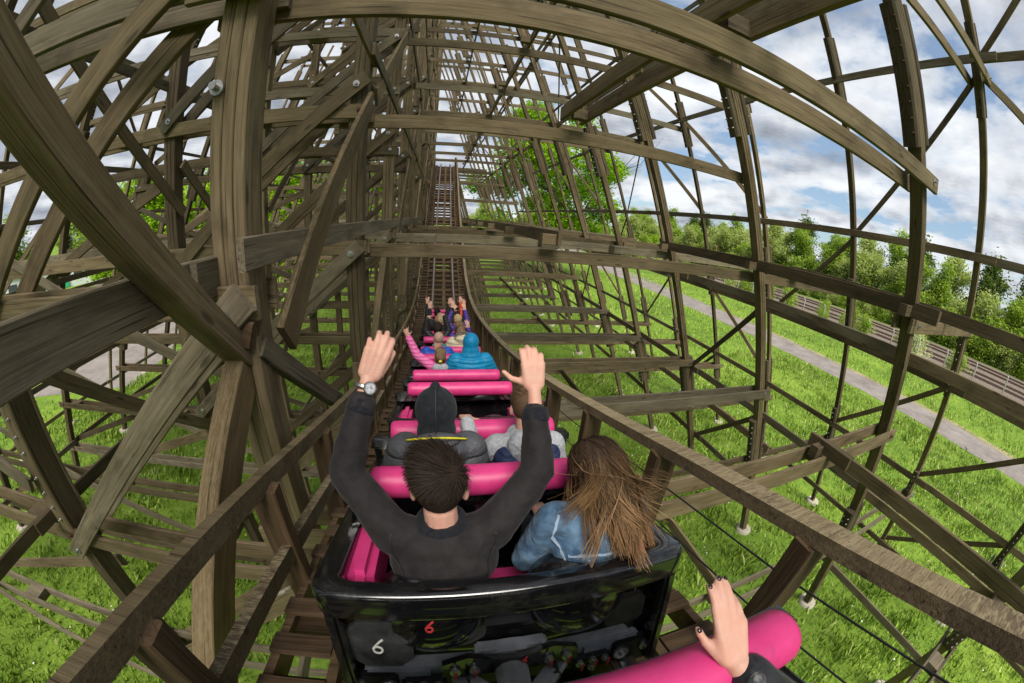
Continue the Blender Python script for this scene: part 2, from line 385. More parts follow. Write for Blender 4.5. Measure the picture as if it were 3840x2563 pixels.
# ------------------------------------------------------------------ trees
def leafmat(name, c0, c1, c2):
    m, t, p = mat(name, rough=0.55, spec=0.3)
    geo = t.nodes.new('ShaderNodeNewGeometry')
    col = RAMP(t, geo.outputs['Random Per Island'], [(0.0, c0), (0.5, c1), (1.0, c2)])
    t.links.new(col, p.inputs['Base Color'])
    tr = t.nodes.new('ShaderNodeBsdfTranslucent'); t.links.new(MIX(t, 1.0, col, (1.2, 1.25, 0.6), 'MULTIPLY'), tr.inputs[0])
    mx = t.nodes.new('ShaderNodeMixShader'); mx.inputs[0].default_value = 0.38
    mx.inputs[0].default_value = 0.52; t.links.new(p.outputs[0], mx.inputs[1]); t.links.new(tr.outputs[0], mx.inputs[2])
    t.links.new(mx.outputs[0], t.nodes['Material Output'].inputs[0]); return m
LM = {'lime': leafmat('lime_leaves', (0.14, 0.26, 0.010), (0.27, 0.44, 0.015), (0.42, 0.57, 0.03)),
      'oak': leafmat('fresh_oak_leaves', (0.13, 0.25, 0.008), (0.25, 0.43, 0.012), (0.40, 0.56, 0.035)),
      'mid': leafmat('mid_green_leaves', (0.16, 0.24, 0.028), (0.28, 0.40, 0.055), (0.40, 0.51, 0.11)),  # lightened green, woodland haze put into the leaf colour
      'pale': leafmat('haze_paled_leaves', (0.24, 0.29, 0.085), (0.37, 0.44, 0.16), (0.50, 0.56, 0.27)),  # paled further, distance haze painted into the leaves
      'dark': leafmat('dark_green_leaves', (0.050, 0.085, 0.020), (0.095, 0.15, 0.034), (0.16, 0.22, 0.055)),
      'bloom': leafmat('blossom', (0.42, 0.44, 0.32), (0.60, 0.62, 0.48), (0.75, 0.75, 0.66))}
M_BARK = noisy('bark', (0.030, 0.024, 0.018), (0.085, 0.068, 0.05), 6.0, 0.9, 0.6)
def leaves(blobs, n, size, flat=0.5, r=None):
    r = r or rng
    bl = np.array(blobs); wgt = bl[:, 3] ** 2; wgt = wgt / wgt.sum()
    idx = r.choice(len(bl), n, p=wgt); c = bl[idx]
    d = r.normal(0, 1, (n, 3)); d /= np.linalg.norm(d, axis=1)[:, None]
    rad = c[:, 3] * (0.45 + 0.6 * r.uniform(0, 1, n) ** 0.6)
    pos = c[:, :3] + d * rad[:, None] * np.array([1, 1, 0.8])
    # leaf clumps: pull to random attractors so gaps open up
    nc = max(8, n // 26); att = pos[r.choice(n, nc)]
    who = r.integers(0, nc, n)
    pick = r.uniform(0, 1, n) < 0.6
    pos[pick] = att[who[pick]] + r.normal(0, size * 2.2, (pick.sum(), 3))
    nrm = r.normal(0, 1, (n, 3)); nrm[:, 2] = np.abs(nrm[:, 2]) + flat; nrm /= np.linalg.norm(nrm, axis=1)[:, None]
    tv = np.cross(nrm, r.normal(0, 1, (n, 3))); tv /= np.linalg.norm(tv, axis=1)[:, None] + 1e-9; bv = np.cross(nrm, tv)
    s = size * r.uniform(0.55, 1.3, n)[:, None]
    P = np.stack([pos - tv * s, pos - bv * s * .55 + nrm * s * .1, pos + tv * s, pos + bv * s * .55 + nrm * s * .1], 1)
    return P
def trunk_mb(mb, p0, h, r0, limbs, spread, r):
    p0 = Vector(p0); pts = []; x = p0.copy()
    for i in range(6):
        pts.append(x.copy()); x = x + Vector((r.uniform(-.03, .03) * h, r.uniform(-.03, .03) * h, h / 5))
    rad = [r0 * (1.25 if i == 0 else 1 - .15 * i) for i in range(6)]
    mb.tube(pts, rad, 9)
    for k in range(limbs):
        i = r.randint(1, 4); st = pts[i]; a = r.uniform(0, 6.283); ln = spread * r.uniform(.6, 1.05); q = []
        for j in range(5):
            f = j / 4; q.append(st + Vector((math.cos(a) * ln * f, math.sin(a) * ln * f, ln * (.25 * f + .35 * f * f) + r.uniform(-.05, .05) * ln)))
            a += r.uniform(-.3, .3)
        rr = rad[i] * .6; mb.tube(q, [rr * (1 - .2 * j) for j in range(5)], 6)
        for s in range(3):
            j = r.randint(1, 3); a2 = a + r.uniform(-1.3, 1.3); l2 = ln * .5
            mb.tube([q[j], q[j] + Vector((math.cos(a2) * l2 * .5, math.sin(a2) * l2 * .5, l2 * r.uniform(0, .4))), q[j] + Vector((math.cos(a2) * l2, math.sin(a2) * l2, l2 * r.uniform(.1, .8)))], [rr * .45, rr * .3, rr * .12], 5)
TREE_MESH = {}
def tree_meshes(kind, seed, h, wid, nl, size, lo=0.25, limbs=8):
    r = random.Random(seed); nr = np.random.default_rng(seed)
    mb = MB(); trunk_mb(mb, (0, 0, 0), h * .62, h * .022, limbs, wid * .55, r)
    blobs = []
    for i in range(16):
        f = lo + (1 - lo) * (i + .5) / 16; wv = wid * .5 * math.sin(math.pi * min(.97, max(.1, (f - lo) / (1 - lo) * .85 + .1))) ** .7
        a = r.uniform(0, 6.283); d = wv * r.uniform(.1, .85); rr = wid * r.uniform(.13, .24)
        blobs.append((math.cos(a) * d, math.sin(a) * d, h * f * .95 - rr * .3, rr))
    P = leaves(blobs, nl, size, r=nr)
    return mb, P
def tree(name, x, y, mesh, kind, label, cat='tree', group=None, scale=1.0, rz=0.0):
    root = thing(name, (x, y, -H), label, cat, group, Matrix.Rotation(rz, 4, 'Z') @ Matrix.Scale(scale, 4))
    if mesh not in TREE_MESH:
        mb, P = mesh_defs[mesh]()
        tk = mb.build('trunk', M_BARK, root, MW[root].copy()); ck = soup('crown', P, LM[kind], parent=root, mw=MW[root].copy())
        TREE_MESH[mesh] = (tk.data, ck.data)
    else:
        tm, cm = TREE_MESH[mesh]
        link(bpy.data.objects.new('trunk', tm), MW[root].copy(), root)
        ck = bpy.data.objects.new('crown', cm); link(ck, MW[root].copy(), root)
    return root
mesh_defs = {
 'oak': None,
 'pale1': lambda: tree_meshes('pale', 3, 20, 11, 7200, 0.36, lo=.12), 'pale2': lambda: tree_meshes('pale', 9, 16, 13, 8000, 0.36, lo=.05),
 'mid1': lambda: tree_meshes('mid', 4, 22, 11, 7200, 0.36, lo=.15), 'mid2': lambda: tree_meshes('mid', 5, 14, 13, 7600, 0.36, lo=.04),
 'dark1': lambda: tree_meshes('dark', 6, 21, 10, 5200, 0.42), 'lime1': lambda: tree_meshes('lime', 7, 16, 11, 7000, 0.36, lo=.1), 'lime2': lambda: tree_meshes('lime', 8, 13, 12, 7000, 0.36, lo=.08),
 'bush1': lambda: tree_meshes('mid', 12, 3.6, 4.4, 2600, 0.14, lo=.05, limbs=5), 'bush2': lambda: tree_meshes('pale', 13, 3.0, 4.6, 2600, 0.14, lo=.04, limbs=5),
 'bloom1': lambda: tree_meshes('bloom', 14, 3.4, 4.0, 1500, 0.12, lo=.05, limbs=5)}
def oak_def():
    r = random.Random(21); nr = np.random.default_rng(21)
    mb = MB(); trunk_mb(mb, (0, 0, 0), 17, 0.62, 15, 12.5, r)
    blobs = []
    for i in range(46):
        f = r.uniform(0.0, 1.0); wv = 12.2 * math.sin(math.pi * (0.12 + .80 * f)) ** .6
        a = r.uniform(0, 6.283); d = wv * math.sqrt(r.uniform(.08, 1.0)); rr = r.uniform(1.5, 2.7)
        blobs.append((math.cos(a) * d, math.sin(a) * d, 5.2 + f * 20.0, rr))
    return mb, leaves(blobs, 46000, 0.27, r=nr)
mesh_defs['oak'] = oak_def
tree('broadleaf_tree', 17.2, 54.5, 'oak', 'oak', 'big spreading tree with fresh lime leaves rising behind the raked posts')
side_words = ['pale willow-like tree', 'mid green rounded tree', 'dark green tall tree', 'olive bushy tree']
def forest(name, spots, group, labels):
    for i, (x, y, ms, kd, sc) in enumerate(spots):
        tree(name, x, y, ms, kd, labels[kd], 'tree', group, sc, rnd.uniform(0, 6.28))
FL = {'pale': 'pale grey-green tree in the wood behind the railway', 'mid': 'mid green tree in the wood behind the railway', 'dark': 'dark green tree in the wood behind the railway'}
spots = []
for i in range(74):
    y = -58 + i * 3.5 + rnd.uniform(-2, 2); x = 103 + rnd.uniform(-3, 5)
    ms, kd = rnd.choice([('pale1', 'pale'), ('pale2', 'pale'), ('mid1', 'mid'), ('mid2', 'mid'), ('pale2', 'pale'), ('mid2', 'mid'), ('pale2', 'pale')])
    spots.append((x, y, ms, kd, rnd.uniform(.62, 1.05)))
for i in range(30):
    y = -50 + i * 9.0 + rnd.uniform(-3, 3); x = 119 + rnd.uniform(-4, 8)
    ms, kd = rnd.choice([('pale1', 'pale'), ('mid1', 'mid'), ('dark1', 'dark'), ('mid1', 'mid')])
    spots.append((x, y, ms, kd, rnd.uniform(.85, 1.2)))
forest('woodland_tree', spots, 'trees of the wood behind the railway', FL)
BL = {'mid': 'leafy green bush along the edge of the railway', 'pale': 'pale low bush along the edge of the railway', 'bloom': 'white flowering bush beside the railway fence'}
spots = []
for i in range(78):
    y = -46 + i * 2.7 + rnd.uniform(-1.2, 1.2); x = 98 + rnd.uniform(-2.0, 2.5)
    ms, kd = rnd.choice([('bush1', 'mid'), ('bush2', 'pale'), ('bush1', 'mid'), ('bush2', 'pale')])
    spots.append((x, y, ms, kd, rnd.uniform(1.0, 2.3)))
for y in (12, 27, 31, 36, 44, 49, 55, 58, 63, 70, 76, 84, 92, 101, 110):
    ms, kd = rnd.choice([('bush1', 'mid'), ('bush2', 'pale')]); spots.append((62 + rnd.uniform(-2, 2), y, ms, kd, rnd.uniform(.8, 1.35)))
for i, (x, y, ms, kd, sc) in enumerate(spots): tree('bush', x, y, ms, kd, BL[kd], 'bush', 'bushes along the railway', sc, rnd.uniform(0, 6.28))
tree('flowering_bush', 61.5, 18.5, 'bloom1', 'bloom', BL['bloom'] + ' posts', 'bush', None, 1.25)
tree('bush', 62.6, 19.6, 'bush1', 'mid', 'dark leafy bush directly behind the white flowering bush', 'bush', None, 1.15)
# far ahead: hedge trees on the horizon
spots = [(rnd.uniform(8, 95), 118 + rnd.uniform(0, 45), *rnd.choice([('pale2', 'pale'), ('lime2', 'lime'), ('mid2', 'mid'), ('pale1', 'pale')]), rnd.uniform(.55, .8)) for i in range(26)]
forest('hedge_tree', spots, 'trees on the horizon ahead', {'pale': 'pale distant tree on the horizon beyond the spreading tree', 'lime': 'lime distant tree on the horizon beyond the spreading tree', 'mid': 'green distant tree on the horizon beyond the spreading tree'})
# left of the track
spots = [(-20, 60, 'lime1', 'lime', 1.25), (-36, 66, 'lime1', 'lime', 1.35), (-46, 70, 'lime2', 'lime', 1.45), (-56, 60, 'lime1', 'lime', 1.25), (-66, 62, 'lime2', 'lime', 1.3), (-12, 70, 'lime1', 'lime', 1.15), (-75, 70, 'lime1', 'lime', 1.25), (-24, 56, 'lime1', 'lime', 1.05), (-33, 60, 'lime2', 'lime', 1.1), (-41, 57, 'lime1', 'lime', 1.0), (-52, 62, 'lime1', 'lime', 1.15), (-16, 66, 'lime2', 'lime', 1.0), (-30, 72, 'lime1', 'lime', 1.1), (-62, 72, 'lime2', 'lime', 1.1), (-8, 78, 'lime2', 'lime', .9),
         (-70, 88, 'dark1', 'dark', .95), (-82, 92, 'mid1', 'mid', 1.0), (-95, 84, 'mid2', 'mid', 1.2), (-104, 80, 'mid1', 'mid', .95), (-118, 70, 'mid2', 'mid', 1.25), (-126, 62, 'dark1', 'dark', .9), (-130, 50, 'mid1', 'mid', 1.0), (-58, 95, 'dark1', 'dark', .95), (-44, 92, 'mid1', 'mid', 1.0)]
forest('tree', spots, 'trees on the left beyond the trestle', {'lime': 'bright lime green tree seen through the left trestle', 'dark': 'dark tall tree behind the left trestle', 'mid': 'green tree behind the low building at left'})

# utility poles, wires, fence posts, building
M_POLE = noisy('pole_wood', (0.12, 0.06, 0.035), (0.22, 0.12, 0.07), 4)
for i, (x, y) in enumerate(((98.5, 107), (99.5, 131))):
    r = thing('utility_pole', (x, y, -H), ['brown utility pole nearer the camera among the railway bushes', 'brown utility pole farther along among the railway bushes'][i], 'pole', 'utility poles by the railway')
    mb = MB(); mb.tube([(x, y, -H), (x, y, -H + 8.8)], [.17, .13], 8); mb.build('mast', M_POLE, r)
    mb = MB(); mb.bar((x - 1.1, y, -H + 8.3), (x + 1.1, y, -H + 8.3), .16, .12); mb.build('crossarm', M_POLE, r)
for i, dx in enumerate((-1.0, 1.0)):
    mb = MB(); pts = []
    for j in range(0, 40):
        y = 140 - j * 5.0; f = (y % 24) / 24; pts.append((99 + dx, y, -H + 8.6 - 1.1 * 4 * f * (1 - f)))
    mb.tube(pts, 0.03, 4); tag(mb.build('overhead_wire', M_CABLE), ['thin overhead wire nearer the railway', 'thin overhead wire farther from the railway'][i], 'wire', 'overhead wires along the railway')
M_GREYP = noisy('grey_concrete_post', (0.36, 0.38, 0.39), (0.50, 0.52, 0.53), 5)
for i in range(16):
    y = 0.5 + i * 4.3; x = 60.0
    mb = MB(); mb.tube([(x, y, -H), (x, y, -H + 2.6), (x - .4, y, -H + 3.1)], [.09, .085, .07], 6)
    tag(mb.build('fence_post', M_GREYP), 'grey cranked concrete fence post beside the railway', 'fence post', 'fence posts beside the railway')
M_SHED = noisy('white_cladding', (0.55, 0.57, 0.60), (0.70, 0.72, 0.74), 0.5); M_ROOFS = noisy('grey_roof', (0.25, 0.26, 0.28), (0.36, 0.37, 0.39), 0.8); M_GREEN, _, _ = mat('green_panel', (0.02, 0.35, 0.18), 0.5); M_DARKW, _, _ = mat('dark_window', (0.05, 0.06, 0.07), 0.2)
bx, by = -86, 55
bd = thing('low_building', (bx, by, -H), 'low white clad building with grey roof glimpsed through the left trestle', 'building', rot=Matrix.Rotation(math.radians(52), 4, 'Z'))
Rb = MW[bd]
mb = MB(); mb.box((0, 0, 2.0), (34, 12, 4.0)); mb.build('wall', M_SHED, bd, Rb)
mb = MB(); mb.box((0, 0, 4.35), (35, 13, .7)); mb.build('roof', M_ROOFS, bd, Rb)
for i in range(7):
    mb = MB(); mb.box((-14 + i * 4.6, -6.03, 2.1), (1.9, .1, 1.5)); mb.build('window', M_DARKW, bd, Rb)
mb = MB(); mb.box((5, -6.2, 1.0), (3.5, .3, 1.8)); mb.build('green_panel', M_GREEN, bd, Rb)

# ------------------------------------------------------------------ track profile (heights relative to the eye)
XC = 0.21
_py = [-9, -5, -2, 0.18, 1.16, 1.86, 3.08, 3.80, 4.94, 5.67, 6.80, 7.50, 8.66, 9.40, 10.5, 11.25, 12.6, 14.2, 16.5, 18.4, 20.4, 25, 30, 34, 36.5, 39, 42]
_pz = [2.6, .95, -.08, -.775, -1.02, -1.25, -1.59, -1.78, -2.04, -2.19, -2.41, -2.52, -2.70, -2.80, -2.94, -3.02, -3.10, -3.10, -2.78, -2.16, -1.29, .40, 2.75, 4.70, 5.7, 6.25, 6.3]
def zbar(y): return float(np.interp(y, _yy, _zz))
_yy = np.linspace(-9, 42, 1021); _zz = np.interp(_yy, _py, _pz)
for _ in range(22): _zz = np.convolve(np.pad(_zz, 3, mode='edge'), np.ones(7) / 7, mode='valid')
_zz += (np.interp(4, _py, _pz) - np.interp(4, _yy, _zz)) * 0
def zrail(y): return zbar(y) - 0.75

# ------------------------------------------------------------------ trestle bents
def YB(k): return 2.22 + 3.4 * k
XI = lambda z: 6.39 - 0.40 * z            # right inner raked post
XO = lambda z: 10.8 - 0.395 * z           # right outer raked post
MID = -2.93
XLI = lambda z: 2 * MID - XI(z)
XLO = lambda z: 2 * MID - XO(z)
XV1, XV2 = -1.30, -4.55
TOP = 19.0
LEVELS = [-5.65, -0.5, 1.52, 4.5, 8.4, 12.3, 16.2]
def post(name, root, fx, y, z0, z1, w, t, splices, detail, planks=3, m=None):
    """built-up post in the bent plane following x = fx(z)"""
    m = m or M_WOOD
    a, b = Vector((fx(z0), y, z0)), Vector((fx(z1), y, z1)); d = (b - a).normalized()
    th = t / planks
    po = beam(name, a, b, w, th - .004, m, root, wide=(0, 1, 0), offs=[((i - (planks - 1) / 2) * th, 0) for i in range(planks)], ch=.008)
    nrm = Vector((0, 1, 0)).cross(d).normalized()          # across the post, inside the plane
    for zc in splices:
        if not (z0 + .9 < zc < z1 - .9): continue
        hl = 0.92
        c = Vector((fx(zc), y, zc))
        up = abs(d.z) > .999
        for s in (-1, 1):
            bm_ = (m if up else M_SPL, M_BOLT if rnd.random() < .6 else M_RUSTBOLT)
            if up:
                o = Vector((0, s * (w / 2 + .03), 0)); beam('splice_plate', c + o - d * hl, c + o + d * hl, t * 1.02, .055, bm_, po, wide=(1, 0, 0), ch=.02, studs=-s if detail else 0, rows=(.03,))
            else:
                pt = .78 * t; o = nrm * s * (t / 2 + pt / 2 + .003)
                beam('splice_plate', c + o - d * hl, c + o + d * hl, w * 1.12, pt, bm_, po, wide=(0, 1, 0), ch=.03, studs=s if detail else 0, rows=(-w * .3, w * .3) if w > .18 else (0,))
    if z0 <= -8.9:
        mb = MB(); f = Vector((fx(-9), y, -9)); mb.tube([f + Vector((0, 0, -.3)), f + Vector((0, 0, .10)), f + Vector((0, 0, .13))], [.30, .28, .24], 14); mb.build('footing', M_CONC, root)
    return po
ORD = ['first', 'second', 'third', 'fourth', 'fifth', 'sixth', 'seventh', 'eighth', 'ninth', 'tenth', 'eleventh', 'twelfth', 'thirteenth', 'fourteenth', 'fifteenth', 'sixteenth']
GROUP_B = 'timber trestle bents along the track'
def ledger(root, x0, x1, y, z, detail, m=None, d=.215, gap=.145, side=0):
    m = m or (M_WOOD if rnd.random() < .65 else M_WOOD2)
    # two planks, one on either face of the posts
    offs = [(-gap, 0), (gap, 0)] if side == 0 else [(gap * side, 0)]
    o = beam('ledger', (x0, y, z), (x1, y, z), d, .048, m, root, wide=(0, 0, 1), offs=offs, ch=.006)
    if detail and y < 13:
        for xx in (XV1, XV2, XI(z), XO(z), XLI(z)):
            if x0 < xx < x1:
                c = Vector((xx + .03, y + min(offs)[0] - .024 if side <= 0 else y + gap - .024, z + .02)); mb = MB()
                mb.tube([c, c + Vector((0, -.012, 0)), c + Vector((0, -.013, 0)), c + Vector((0, -.045, 0))], [.042, .042, .02, .018], 8, smooth=False); mb.build('bolt', M_BOLT if rnd.random() < .6 else M_RUSTBOLT, o)
    if detail and x1 - x0 > 2 and not (gap > .15 and z > 1):
        for i in range(int((x1 - x0) / 2.6)):
            if rnd.random() < .45:
                xx = x0 + 1.3 + i * 2.6 + rnd.uniform(-.5, .5)
                beam('spacer_block', (xx - rnd.uniform(.15, .3), y, z + rnd.uniform(0, .02)), (xx + .25, y, z), .2, 2 * gap - .05, m, root, wide=(0, 0, 1))
    return o
KMAX = 14
for k in range(-1, KMAX + 1):
    y = YB(k); det = k <= 5
    if k == -1: lab = 'timber trestle bent beside the camera, its raked post at the right picture edge'
    elif k == 0: lab = 'nearest complete timber trestle bent, its thick post large at left of the riders'
    else: lab = f'{ORD[k]} timber trestle bent beyond the large left post, {"crossing close over the train" if k < 3 else "standing over the train" if k < 5 else "beyond the front of the train"}'
    B = thing('trestle_bent', (MID, y, -H), lab, 'trestle bent', GROUP_B)
    zr = zrail(y)
    j = (k * 7) % 3 * .35
    top = TOP + max(0, min(9, (k - 3) * 1.0))
    post('post', B, lambda z: XV1, y, -9, top, .245, .25, (-3.6 + j, 5.2 + j, 10.5, 16), det)
    post('post', B, lambda z: XV2, y, -9, top, .235, .235, (-2.1 + j, 4.0 + j, 9, 15), det)
    post('raked_post', B, XI, y, -9, min(top, 18.6), .20, .18, (-5.35 + j, 2.75 + j, 8.6, 14), det, m=M_WOOD)
    post('raked_post', B, XO, y, -9, min(top, 24) if k > 7 else 15.5, .15, .13, (-5.5 + j, -1.3 + j, 4.6 + j, 10), det, 2, m=M_WOOD)
    post('raked_post', B, XLI, y, -9, 18.6, .21, .195, (-3.9 + j, 1.6 + j, 7, 13), k <= 3)
    post('raked_post', B, XLO, y, -9, 15.5, .16, .145, (-5.2 + j, -.6 + j, 5, 11), k <= 3, 2)
    for i, z in enumerate(LEVELS):
        if k > 9 and z > 8: continue
        right = XO(z) + .22
        if z == 1.52: right = XI(z) + .25
        if z in (-5.65, 4.5): right = (XO(z) if k <= 5 else XI(z)) + .2
        left = (XLO(z) if i % 2 == 1 else XLI(z)) - .25
        hit = zr - .45 < z < zr + 2.25
        if hit:
            ledger(B, left, XV1 + .18, y, z, det)
            if right > XI(z) + 1: ledger(B, XI(z) - .3, right, y, z, det)
        elif z < -5:
            ledger(B, left, right, y, z, det)
        else:
            if k < 4 or (k + i) % 2: ledger(B, left, XV1 + .2, y, z + .012, det, side=0 if k < 4 else 1)
            if z != 1.52 or k <= 1: ledger(B, XV1 - .35, right, y, z - .06, det, gap=.20, side=0 if k <= 0 else 1)
    for z in ((-3.0, 3.3, 6.3) if k <= 0 else (-7.5, -3.1, 2.9, 6.3, 10.2, 14.2)):            # extra short ledgers inside the left tower
        if k <= 0 or rnd.random() < (.7 if k < 4 else .35): ledger(B, (XLI(z) if z < 0 else XV2) - rnd.uniform(.2, .6), XV1 + .16, y, z + rnd.uniform(-.12, .12), det, side=rnd.choice((-1, 1)) if z > 0 else 0)
    if zr - .45 > -6.5 and abs(zr - .42 + 5.65) > .5: ledger(B, XV1 - .3, XI(zr - .42) + .25, y, zr - .42, det, d=.235)
    # diagonal braces of the left tower, rising towards the track
    for i, zt in enumerate((-6.2, -3.2, -0.55, 1.95, 4.4, 7.2, 10.0, 12.8, 15.6)[(k % 2 if k >= 4 else 0)::(2 if k >= 4 else 1)]):
        zb = zt - 2.75
        if zb < -8.8: continue
        br = beam('diagonal_brace', (XV2 - .1, y, zb - .1), (XV1 + .12, y, zt + .1), .215, .05, M_WOOD if i % 2 else M_WOOD2, B, wide=(0, 0, 1), offs=[(-.20, 0), (.20, 0)])
        if det and k >= 0:
            for xx, zz in ((XV1 - .03, zt - .02), (XV2 + .05, zb + .02)):
                c = Vector((xx, y - .225, zz)); mb = MB(); mb.tube([c, c + Vector((0, -.014, 0)), c + Vector((0, -.015, 0)), c + Vector((0, -.05, 0))], [.052, .052, .022, .02], 8, smooth=False); mb.build('bolt', M_BOLT, br)
    for i, zt in enumerate((-4.0, 0.9, 5.8) if k < 4 else (0.9,) if k % 2 else ()):
        beam('diagonal_brace', (XLI(zt - 3.4) + .1, y + .27, zt - 3.4), (XV2, y + .27, zt), .2, .05, M_WOOD, B)
        if i < 2: beam('diagonal_brace', (XLI(zt), y - .27, zt), (XV2, y - .27, zt - 3.2), .2, .05, M_WOOD2, B)
        beam('diagonal_brace', (XLO(zt - 2.4), y + .2, zt - 2.4), (XLI(zt + .9), y + .2, zt + .9), .18, .045, M_WOOD, B)

# ------------------------------------------------------------------ longitudinal bracing, one thing per post row
Y0, Y1 = YB(-1) - 3.6, YB(KMAX)
def girts(root, fx, z, y0=Y0, y1=Y1, w=.2, t=.05, dx=0.0, m=None, bays=2, wide=(0, 0, 1)):
    y = y0; i = 0
    while y < y1 - .1:
        e = min(y1, y + 3.4 * bays)
        lap = .056 * (i % 2) * (1 if dx >= 0 else -1)
        beam('girt', (fx(z) + dx + lap, y - .25, z), (fx(z) + dx + lap, e + .25, z), w, t, m or (M_WOOD if rnd.random() < .6 else M_WOOD2), root, wide=wide)
        y = e; i += 1
def rowbrace(name, label):
    return thing(name, (0, Y0, -H), label, 'bracing', 'longitudinal bracing between the bents')
R = rowbrace('trackside_bracing', 'planks and mossy diagonals tying the post row next to the train at left')
girts(R, lambda z: XV1 + .155, -.20, y0=YB(0), m=M_WOOD2, bays=3)
girts(R, lambda z: XV1 - .17, -.33, y0=YB(-1) - 3.5, y1=YB(0) + .15, m=M_WOOD2, bays=2, w=.24)
for z in (2.38, 5.0, 7.7, 10.4, 13.1): girts(R, lambda z: XV1 + .16, z, m=M_WOOD, bays=3, w=.19)
for z in (-3.9, -6.4): girts(R, lambda z: XV1 - .2, z)
for k in range(-1, KMAX):
    for zt in {0: (1.70,), 1: (4.4,), 2: (1.72, 7.1)}.get(k, ((4.4,), (1.72,), (7.1,))[k % 3]):
        if k == -1: continue
        beam('mossy_brace', (XV1 + .19, YB(k + 1) - .1, zt), (XV1 + .19, YB(k) + .2, zt - 2.55), .30, .06, M_SPECK, R)
    if k % 2 == 0: beam('mossy_brace', (XV1 - .03, YB(k) - .12, -.95), (XV1 + .0, YB(k - 1) + .1, -3.6), .25, .14, M_SPECK, R)
    if k > 0: beam('diagonal_brace', (XV1 - .16, YB(k) , -4.0), (XV1 - .16, YB(k + 1), -6.4), .19, .05, M_WOOD, R)
beam('diagonal_brace', (-1.33, -1.20, 2.42), (-1.33, 2.30, -1.02), .155, .19, M_WOOD, R, ch=.012)
beam('diagonal_brace', (-1.20, 2.15, -.80), (-.98, 3.75, -2.25), .155, .10, M_WOOD2, R, ch=.012)
beam('packing_block', (-1.50, 2.10, -.58), (-1.17, 2.08, -.70), .19, .12, M_TRACKW, R, ch=.012)
for c, r1, r2 in ((Vector((-1.42, 2.0, -1.06)), .032, .03), (Vector((-1.32, 2.0, -1.06)), .032, .03), (Vector((-1.33, 1.955, -.66)), .06, .03), (Vector((-1.385, YB(0) - .125, .80)), .05, .026)):
    mb = MB(); mb.tube([c, c + Vector((0, -.02, 0)), c + Vector((0, -.021, 0)), c + Vector((0, -.07, 0))], [r1, r1, r2, r2], 10, smooth=False); mb.build('bolt', M_BOLT, R)

R = rowbrace('left_tower_bracing', 'girts and diagonals tying the second post row inside the left tower')
for z in (-6.3, -2.8, -.75, 2.3, 5.8, 10): girts(R, lambda z: XV2 - .16, z, w=.17)
for k in range(-1, KMAX):
    for zt in (-1.0, 3.0, 7.0) if k % 2 == 0 else (1.0, 5.0):
        a, b = (YB(k), YB(k + 1)) if k % 4 < 2 else (YB(k + 1), YB(k))
        beam('diagonal_brace', (XV2 + .2, a, zt), (XV2 + .2, b, zt - 2.8), .19, .05, M_WOOD, R)
R = rowbrace('inner_raked_row_bracing', 'horizontal girts and diagonals tying the inner row of raked right posts')
for z in (-6.9, -4.1, -1.05, 4.4, 7.5): girts(R, XI, z, dx=.15)
for k in range(-1, KMAX):
    if k % 3 == 1:
        beam('diagonal_brace', (XI(-1.1) + .2, YB(k), -1.1), (XI(-4.1) + .2, YB(k + 1), -4.1), .15, .05, M_WOOD, R)
        beam('diagonal_brace', (XI(-4.1) + .2, YB(k), -4.1), (XI(-7) + .2, YB(k + 1), -7), .15, .05, M_WOOD, R)
    if k % 3 == 0:
        beam('diagonal_brace', (XI(7.5) + .2, YB(k), 7.5), (XI(4.4) + .2, YB(k + 1), 4.4), .15, .05, M_WOOD, R)
R = rowbrace('outer_raked_row_bracing', 'long girts and crossed diagonals tying the outer row of raked right posts')
for z in (-8.0, -4.95, -1.95, 1.08, 4.75, 8.2): girts(R, XO, z, dx=-.1, w=.19)
for k in range(-2, KMAX):
    q = k % 4
    def D(ya, za, yb, zb): beam('diagonal_brace', (XO(za) + .12, ya, za), (XO(zb) + .12, yb, zb), .15, .05, M_WOOD, R)
    if q == 1: D(YB(k), 1.0, YB(k + 1), -1.95)
    if q == 0: D(YB(k), 4.6, YB(k + 1), 1.1); D(YB(k), -1.95, YB(k + 1), -4.9)
    if q == 3: D(YB(k), 4.6, YB(k + 1), 8.1); D(YB(k + 1), 4.6, YB(k), 1.2); D(YB(k), -5, YB(k + 1), -7.9)
    if q == 2: D(YB(k), -4.9, YB(k + 1), -2.0); D(YB(k), 1.2, YB(k + 1), 4.7)
    if k == -1: D(YB(k), 8.2, YB(k + 1), 4.8); D(YB(k) , -1.95, YB(k + 1), -4.9)
R = rowbrace('left_raked_row_bracing', 'girts and diagonals tying the raked posts on the far left')
for z in (-7.4, -4.4, -1.2, 2.1, 5.2): girts(R, XLI, z, dx=.14)
for z in (-8.0, -5.1, -2.2, .9, 4): girts(R, XLO, z, dx=.1, w=.18)
for k in range(-1, 9):
    if k % 2: beam('diagonal_brace', (XLI(-1.2) + .2, YB(k), -1.2), (XLI(-4.4) + .2, YB(k + 1), -4.4), .16, .05, M_WOOD, R)
    else: beam('diagonal_brace', (XLI(-4.4) + .2, YB(k), -4.4), (XLI(-7.4) + .2, YB(k + 1), -7.4), .16, .05, M_WOOD, R)
    if k % 2 == 0: beam('diagonal_brace', (XLI(5.2) + .2, YB(k), 5.2), (XLI(2.1) + .2, YB(k + 1), 2.1), .16, .05, M_WOOD, R)
